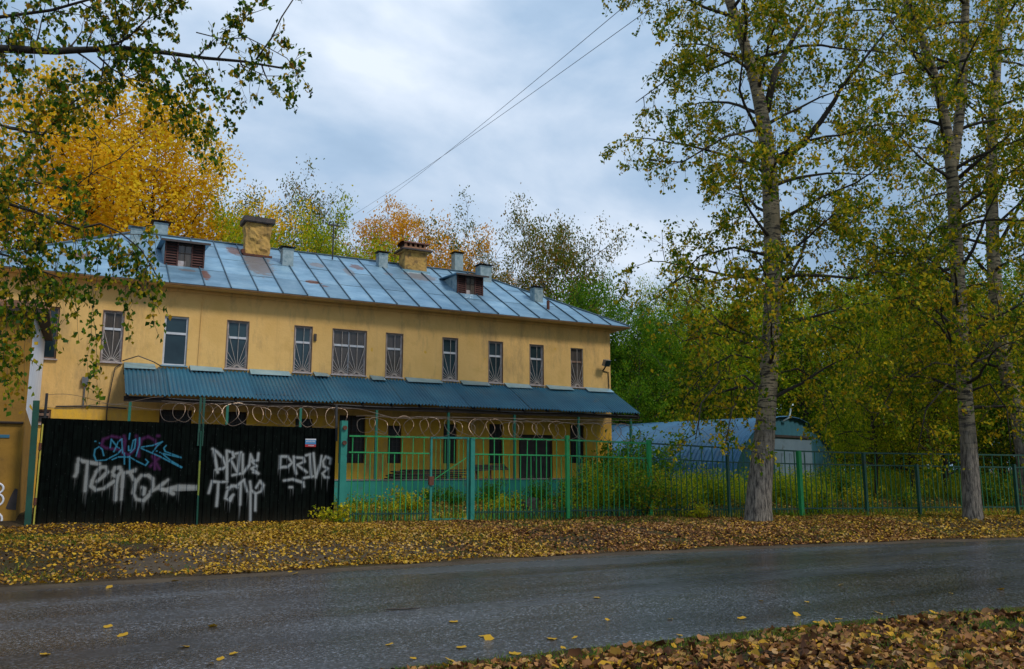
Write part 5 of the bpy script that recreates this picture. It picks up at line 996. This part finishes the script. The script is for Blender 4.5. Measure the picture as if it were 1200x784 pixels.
T_ = [
 ('tall', 70, 46, 92, 1.15, 'L_gold', 'tall golden tree rising behind the left end of the house roof', .3),
 ('tall', 150, 50, 120, 1.0, 'L_gold', 'golden tree just right of the tallest golden one, behind the left dormer', 1.3),
 ('round', -40, 44, 130, 1.2, 'L_gold', 'golden tree behind the yellow wing at the left edge', 2.0),
 ('round', 218, 52, 205, .85, 'L_gold', 'lower golden tree between the left dormer and the first chimney', 2.2),
 ('vase', 315, 60, 214, .8, 'L_sparse', 'thin brownish tree behind the plastered chimney', 1.1),
 ('round', 283, 50, 243, .6, 'L_lime', 'small light green tree showing either side of the first chimney', .6),
 ('vase', 372, 62, 236, .75, 'L_sparse', 'bare thin tree behind the roof antenna mast', 2.6),
 ('round', 390, 48, 258, .68, 'L_lime', 'yellow-green round tree low behind the antenna mast', 1.9),
 ('tall', 452, 54, 242, .75, 'L_orange', 'orange tree behind the roof left of the hooded chimney', .9),
 ('vase', 528, 58, 252, .8, 'L_sparse', 'thin drab tree between the hooded chimney and the big spreading one', .2),
 ('round', 522, 52, 282, .75, 'L_orange', 'low orange tree peeping over the ridge right of the hooded chimney', 2.9),
 ('round', 652, 50, 250, .66, 'L_sparse', 'big domed drab tree above the right half of the roof', .5),
 ('vase', 590, 54, 272, .6, 'L_sparse', 'thin drab tree leaning left of the big domed one', 1.5),
 ('bushy', 690, 46, 334, .75, 'L_green', 'fresh green tree above the right hip of the roof', 1.5),
 ('round', 752, 44, 343, .75, 'L_green', 'dense green tree just right of the house corner', .4),
 ('bushy', 760, 50, 400, 1.6, 'L_green', 'green low tree in the gap between house and hangar', 2.4),
 ('round', 826, 54, 345, .95, 'L_green', 'dense green tree left of the thickest pale trunk', 1.0),
 ('bushy', 800, 50, 372, 1.3, 'L_deep', 'deep green tree directly behind the hangar roof', .1),
 ('droop', 815, 46, 325, .7, 'L_lime', 'yellowing drooping tree behind the hangar left of the thick trunk', 2.0),
 ('droop', 950, 45, 332, 1.0, 'L_lime', 'yellow-olive drooping tree over the hangar end wall', .7),
 ('bushy', 900, 52, 350, 1.3, 'L_green', 'deep green tree behind the thickest pale trunk', 1.7),
 ('round', 1000, 46, 340, 1.1, 'L_green', 'fresh green tree right behind the hangar end', 2.8),
 ('droop', 1075, 31, 345, .8, 'L_birch2', 'yellow-olive drooping tree close behind the middle of the right railing', 2.3),
 ('bushy', 1085, 40, 330, 1.1, 'L_lime', 'yellow-green tree left of the forked pale tree', .9),
 ('round', 1110, 50, 290, 1.1, 'L_green', 'tall green tree behind the forked pale tree', 1.4),
 ('droop', 1110, 31, 385, 1.0, 'L_birch', 'olive drooping tree just left behind the forked trunk', .2),
 ('round', 1185, 38, 330, 1.0, 'L_birch', 'olive tree behind the leaning pale tree', 3.0),
 ('droop', 1030, 30.5, 352, .6, 'L_birch2', 'small yellowing drooping tree hanging right of the hangar end', .9),
 ('bushy', 1180, 33, 420, 1.3, 'L_deep', 'low deep green tree at the right edge behind the railing', 2.0),
 ('bushy', 1290, 34, 330, 1.3, 'L_deep', 'deep green tree just beyond the right edge', 1.1),
 ('round', 1380, 30, 240, 1.2, 'L_birch', 'olive tree further right beyond the railing', .5),
 ('bushy', 1060, 58, 420, 1.9, 'L_deep', 'broad dark tree deep in the wood right of the hangar', .5),
 ('bushy', 930, 62, 430, 1.9, 'L_deep', 'broad dark tree deep in the wood beyond the hangar', 2.5),
 ('bushy', 1160, 55, 430, 1.9, 'L_deep', 'broad dark tree deep in the wood at the far right', 1.2),
]
for a in T_: tree(*a)
# ------------------------------------------------------------------ shrubs and weeds
def shrub_proto(seed, h, r, stems, per, lsize, m, spread=.07):
    global rng
    rng = np.random.default_rng(seed); random.seed(seed); sm = MB(); lv = []
    for k in range(stems):
        az = rng.uniform(0, 6.28); d = np.array([math.cos(az)*.55, math.sin(az)*.55, 1.0]); base = np.array([math.cos(az), math.sin(az), 0])*rng.uniform(0, r*.25)
        pts = wander(base, d, h*rng.uniform(.6, 1.1), 6, .16, -.03); sm.tube([tuple(p) for p in pts], taper(.011, .004, 7), 4, cap=False)
        for j in range(4):
            q, qd = along(pts, rng.uniform(.15, .98)); s = wander(q, unit(qd*.4+side(qd)), r*.6*rng.uniform(.4, 1.1), 4, .2, -.05); sm.tube([tuple(v) for v in s], .004, 3, cap=False)
            A = np.array(s); t = rng.uniform(0, 3.99, per); i = t.astype(int); lv.append(A[i]+(A[i+1]-A[i])*(t-i)[:, None]+rng.normal(size=(per, 3))*spread)
        A = np.array(pts); t = rng.uniform(1, 5.99, per*2); i = t.astype(int); lv.append(A[i]+(A[i+1]-A[i])*(t-i)[:, None]+rng.normal(size=(per*2, 3))*spread)
    A = np.concatenate(lv); A[:, 2] = np.abs(A[:, 2])
    return sm.build('stems', M['twig'], None, recalc=False), leaf_mesh('foliage', A, lsize, m, 0.0, .7)
SP = {'bush': shrub_proto(41, 1.9, 1.1, 26, 26, .075, M['L_weed'], .09), 'weed': shrub_proto(42, .95, .45, 10, 15, .062, M['L_weedy'], .05), 'sprig': shrub_proto(43, .6, .35, 8, 12, .06, M['L_weed'], .05), 'lush': shrub_proto(44, 1.5, .9, 22, 24, .08, M['L_weed'], .09)}
SU = {k: False for k in SP}
def shrub(key, x, y, s, matn, label, name='bush', cat='bush', group=None, rz=0.0, sz=1.0):
    root = empty(name, (x, y, gz(x, y)-.02), label, cat, group, rz); root.scale = (s, s, s*sz)
    parts = SP[key] if not SU[key] else [o.copy() for o in SP[key]]
    for o in parts:
        if SU[key]: COL.objects.link(o)
        o.parent = root
    SU[key] = True; parts[1].material_slots[0].link = 'OBJECT'; parts[1].material_slots[0].material = M[matn]
    return root
def pxg(px, y, z=.35): r = ray(px, 600); return EYE[0]+r[0]*(y-EYE[1])/r[1]
shrub('bush', pxg(752, 18.9), 18.9, .95, 'L_weed', 'big tangled bush growing through the railing below the house corner', rz=.4, sz=.95)
shrub('bush', pxg(715, 19.6), 19.6, .85, 'L_lime', 'leafy bush left of the big tangled bush at the railing', rz=1.9)
shrub('lush', pxg(788, 19.8), 19.8, .9, 'L_lime', 'green bush right of the tangled bush, before the hangar', rz=2.7)
shrub('bush', pxg(757, 23.5), 23.5, 1.35, 'L_green', 'tall green bush standing against the hangar left side', rz=2.9, sz=.95)
shrub('lush', pxg(700, 22.5), 22.5, .9, 'L_weed', 'bush beside the right end of the turquoise platform', rz=.1)
shrub('lush', pxg(835, 20.8), 20.8, .85, 'L_lime', 'yellow-green bush before the hangar, left of the thickest trunk', rz=2.2)
shrub('lush', pxg(925, 20.6), 20.6, .8, 'L_lime', 'yellow-green bush before the hangar door', rz=.9)
shrub('lush', pxg(985, 21.0), 21.0, .95, 'L_weed', 'bush hiding the right foot of the hangar end wall', rz=1.5)
shrub('lush', pxg(728, 25.5), 25.5, 1.3, 'L_green', 'vine-like bush at the house corner under the canopy end', rz=1.1, sz=1.2)
shrub('weed', pxg(480, 21.0), 21.0, 1.05, 'L_weedy', 'yellow weed clump behind the short railing beside the wicket', 'weed', 'weed', 'weeds behind the railings')
shrub('weed', pxg(458, 20.4), 20.4, .75, 'L_weedy', 'small yellow weed left of the tallest yellow weed', 'weed', 'weed', 'weeds behind the railings', 2)
shrub('weed', pxg(420, 20.8), 20.8, .7, 'L_weedy', 'yellow weed right of the turquoise gate post', 'weed', 'weed', 'weeds behind the railings', 1)
shrub('sprig', pxg(394, 20.0), 20.0, 1.1, 'L_weedy', 'yellow-leaved sprig at the foot of the turquoise gate post', 'weed', 'weed', 'weeds behind the railings', 1.4)
shrub('weed', pxg(532, 22.8), 22.8, .8, 'L_green', 'green weed seen through the wicket against the platform', 'weed', 'weed', 'weeds behind the railings', .3)
shrub('weed', pxg(508, 23.8), 23.8, .75, 'L_green', 'dark green weed against the platform left of the wicket brace', 'weed', 'weed', 'weeds behind the railings', .9)
shrub('weed', pxg(582, 20.5), 20.5, .95, 'L_weedy', 'yellow weed right of the wicket behind the railing', 'weed', 'weed', 'weeds behind the railings', 2.2)
shrub('lush', pxg(577, 23.4), 23.4, .5, 'L_green', 'green bush against the platform near the broken bench', 'bush', 'bush', None, 1.2)
shrub('lush', pxg(632, 23.6), 23.6, .5, 'L_green', 'green bush in front of the dark door', 'bush', 'bush', None, .2)
shrub('sprig', pxg(606, 20.1), 20.1, 1.1, 'L_weedy', 'small yellow weed left of the rotten stump', 'weed', 'weed', 'weeds behind the railings', 2.9)
shrub('sprig', pxg(655, 20.0), 20.0, 1.2, 'L_weed', 'small green weed right of the rotten stump', 'weed', 'weed', 'weeds behind the railings', .6)
shrub('lush', pxg(672, 23.0), 23.0, .6, 'L_weed', 'low bush before the last barred window', 'bush', 'bush', None, 2.0)
shrub('sprig', pxg(955, 17.9), 17.9, 1.7, 'L_lime', 'lime green weed behind the bright post right of the thick trunk', 'weed', 'weed', 'weeds behind the railings', .6)
shrub('weed', pxg(1008, 18.5), 18.5, 1.1, 'L_weedy', 'yellow weed beside a dark railing post', 'weed', 'weed', 'weeds behind the railings', .1)
shrub('weed', pxg(1060, 18.2), 18.2, 1.0, 'L_weed', 'green weed behind the railing left of the forked tree', 'weed', 'weed', 'weeds behind the railings', 1.6)
shrub('lush', pxg(1170, 17.5), 17.5, .8, 'L_weed', 'bush behind the railing right of the forked trunk', 'bush', 'bush', None, .6)
shrub('sprig', pxg(820, 17.9), 17.9, 1.0, 'L_weedy', 'small weed at the railing left of the thick trunk', 'weed', 'weed', 'weeds behind the railings', 2.4)
rng = np.random.default_rng(77); random.seed(77)
st = lump_obj('tree_stump', lumpy(pxg(620, 19.9)-.2, pxg(620, 19.9)+.2, 19.7, 20.1, .25, .78, .10, 5, 6), M['stump'], None); tag(st, 'short dark rotten stump behind the railing', 'stump')
# yard undergrowth: tall yellow-green growth in front of the hangar, scattered grass elsewhere
def scatter(n, x0, x1, y0, y1, dens):
    X = rng.uniform(x0, x1, n*3); Y = rng.uniform(y0, y1, n*3); k = rng.uniform(0, 1, n*3) < dens(X, Y); X, Y = X[k][:n], Y[k][:n]; return np.column_stack([X, Y])
def nz(X, Y, s, o=0): return np.array([mnoise.noise(Vector((x*s+o, y*s, o))) for x, y in zip(X, Y)])
fence_arr = lambda X: np.interp(X, [6.1, 8.15, 9.1, 12, 14.2, 18.4, 21.7, 25, 33], [20.2, 19.85, 19.55, 19.15, 18.6, 17.15, 16.0, 15.1, 12.6])
XY = scatter(24000, 15, 42, 16, 34, lambda X, Y: (Y > fence_arr(X)+4.8+1.0*np.sin(X*.8))*(np.sin(X*2.2+1)*np.sin(Y*1.7)*.4+.6)*~((X < 18.6) & (Y > 24)))
blades('undergrowth', XY, ground_z(XY[:, 0], XY[:, 1])-.02, .75, M['tallgrass'], .014, .28)
XY = scatter(15000, 15, 42, 16, 34, lambda X, Y: (Y > fence_arr(X)+5.0+1.0*np.sin(X*.8))*(np.sin(X*1.3)*np.sin(Y*1.1+2) > -.2)*~((X < 18.6) & (Y > 24)))
leaf_mesh('undergrowth', np.column_stack([XY, ground_z(XY[:, 0], XY[:, 1])+rng.uniform(.2, 1.15, len(XY))*rng.uniform(.5, 1, len(XY))]), .10, M['L_lime'], .1, kind='stuff')
XY = scatter(16000, 6, 30, 17, 25, lambda X, Y: (Y > fence_arr(X)-.3)*np.clip(.45+.6*nz(X, Y, .8), 0.05, 1)*~((X < 16.5) & (Y > 24.4)))
blades('grass', XY, ground_z(XY[:, 0], XY[:, 1])-.01, .16, M['grass'], .008, .5)
XY = scatter(2500, 5.5, 26, 14, 21.5, lambda X, Y: (np.abs(Y-fence_arr(X)-.25) < .5)*1.0)
blades('grass', XY, ground_z(XY[:, 0], XY[:, 1])-.01, .26, M['tallgrass'], .008, .4)
XY = scatter(4500, 6.2, 17.5, 20, 24.4, lambda X, Y: (Y > fence_arr(X)+.35)*np.clip(-.1+1.9*nz(X, Y, .75, 15)+.8*(Y > 23.6), 0, 1))
leaf_mesh('undergrowth', np.column_stack([XY, ground_z(XY[:, 0], XY[:, 1])+rng.uniform(.03, .42, len(XY))*rng.uniform(.3, 1, len(XY))]), .07, M['L_weed'], .1, kind='stuff')
dirt_mask = lambda X, Y: np.exp(-(((X-3.6)/2.6)**2+((Y-15.0)/1.0)**2)**2)
XY = scatter(26000, -9, 27, 12, 20, lambda X, Y: (Y > np.interp(X, RFX, RFY)+.35)*(Y < fence_arr(X)+.5)*np.clip(.3+.9*nz(X, Y, .55, 4), 0, 1)*(1-dirt_mask(X, Y)))
blades('grass', XY, ground_z(XY[:, 0], XY[:, 1])-.01, .085, M['grass'], .007, .7)
XY = scatter(22000, 1.5, 14, 2.2, 6.7, lambda X, Y: (Y < np.interp(X, RNX, RNY)-.0)*np.clip(.35+.9*nz(X, Y, .9, 8)+1.2*np.exp(-((np.interp(X, RNX, RNY)-Y)/.35)**2), 0, 1))
blades('grass', XY, ground_z(XY[:, 0], XY[:, 1])-.01, .06, M['grass'], .005, .7)
# fallen leaves
far_d = lambda X, Y: (Y > np.interp(X, RFX, RFY)+.05+.25*np.sin(X*1.7)*np.sin(X*.6))*1.0
def lay(n, x0, x1, y0, y1, dens, size, m, lift=.012, fn=None):
    XY = scatter(n, x0, x1, y0, y1, dens); (fn or flat_leaves)('leaf_litter', XY, ground_z(XY[:, 0], XY[:, 1])+rng.uniform(.004, lift+.02, len(XY)), size, m)
bare = lambda X, Y: 1-.5*dirt_mask(X, Y)
lay(30000, -9, 6.5, 13.3, 21.2, lambda X, Y: far_d(X, Y)*bare(X, Y)*(Y < np.interp(X, [-1, 6], [21.3, 20.2])+.6)*np.clip(.55+1.0*nz(X, Y, 1.0, 2)+.5*nz(X, Y, 3, 2), .12, 1), .056, M['lit_yellow'])
lay(18000, 2, 8.5, 13.3, 20.8, lambda X, Y: far_d(X, Y)*bare(X, Y)*np.clip(.5+.6*nz(X, Y, .7, 12), .1, 1), .056, M['lit_gold'])
lay(36000, 6, 19, 12.2, 20.5, lambda X, Y: far_d(X, Y)*(Y < fence_arr(X)+.6)*np.clip((X-6)/3, 0, 1)*np.clip(.62+1.1*nz(X, Y, .9, 5)+.5*nz(X, Y, 3, 5), .15, 1), .062, M['lit_brown'])
lay(22000, 13, 30, 8, 19, lambda X, Y: far_d(X, Y)*(Y < fence_arr(X)+.6)*np.clip((X-13)/4, 0, 1)*np.clip(.6+.6*nz(X, Y, .6, 6), .05, 1), .066, M['lit_gold'])
lay(13000, 6.3, 18, 18, 24.4, lambda X, Y: (Y > fence_arr(X)+.2)*np.clip(.45+.8*nz(X, Y, .5, 7), .05, 1), .066, M['lit_gold'])
lay(17000, 14, 36, 13, 26, lambda X, Y: (Y > fence_arr(X)+.2)*(Y < fence_arr(X)+5)*np.clip(.7+.7*nz(X, Y, .5, 9), .1, 1), .066, M['lit_gold'])
lay(17000, 1.5, 14, 2.2, 6.7, lambda X, Y: (Y < np.interp(X, RNX, RNY)-.12)*np.clip(.42+1.5*nz(X, Y, 1.3, 3)+.3*np.clip(np.interp(X, RNX, RNY)-Y-.5, 0, 1), .03, 1), .064, M['lit_brown'], fn=curled_leaves)
# single leaves and a stick on the asphalt
one = curled_leaves('fallen_leaf', np.array([[0., 0.]]), np.array([0.]), .085, M['lit_yellow'], .15); del one['kind']
spots = [(53, 766), (125, 734), (142, 744), (250, 733), (247, 777), (257, 772), (274, 765), (217, 757), (128, 688), (206, 680), (530, 728), (565, 745), (573, 748), (539, 758), (485, 771), (602, 765), (528, 773), (660, 759), (648, 748), (673, 747), (712, 726), (786, 725), (797, 744), (892, 704), (985, 685), (934, 720), (946, 705), (982, 725), (1046, 705), (1084, 717), (1172, 690), (925, 736), (868, 724), (820, 745), (958, 729), (1030, 718), (1096, 718), (280, 662), (345, 672), (455, 755), (960, 756), (340, 670), (700, 700), (1115, 695)]
for k, (x, y) in enumerate(spots):
    r = ray(x, y); t = -(H-.012)/r[2]; q = EYE+r*t
    if not (ynear(q[0])+.03 < q[1] < yfar(q[0])-.1): continue
    o = one if k == 0 else share(one); o.location = tuple(q); o.rotation_euler = (random.uniform(-.2, .2), random.uniform(-.2, .2), random.uniform(0, 6.28)); sc_ = random.uniform(.55, 1.1); o.scale = (sc_, sc_, sc_)
    o['label'] = 'single yellow fallen leaf lying on the wet asphalt'; o['category'] = 'leaf'; o['group'] = 'single leaves on the road'
tag(MB().tube([(3.36, 9.42, .012), (3.5, 9.36, .016), (3.6, 9.35, .013), (3.72, 9.28, .02)], [.008, .011, .010, .005], 5).build('fallen_twig', M['greywood'], None), 'small dry stick lying in the middle of the road', 'stick')

# far wood closing the view beyond the trees
a_ = rng.uniform(-.25, 1.25, 30000); Rr = rng.uniform(72, 92, 30000); az_ = math.atan2(rgt[0], rgt[1])
th_ = rng.uniform(-.75, 1.1, 30000); dx_ = np.cos(th_)[:, None]*fwd0+np.sin(th_)[:, None]*rgt; Pw = EYE+dx_*Rr[:, None]
Pw[:, 2] = rng.uniform(0, 1, 30000)*(9+3.5*np.sin(th_*14)+2*np.sin(th_*37+1))
leaf_mesh('distant_wood', Pw, .75, M['L_deep'], 0, .8, kind='stuff')
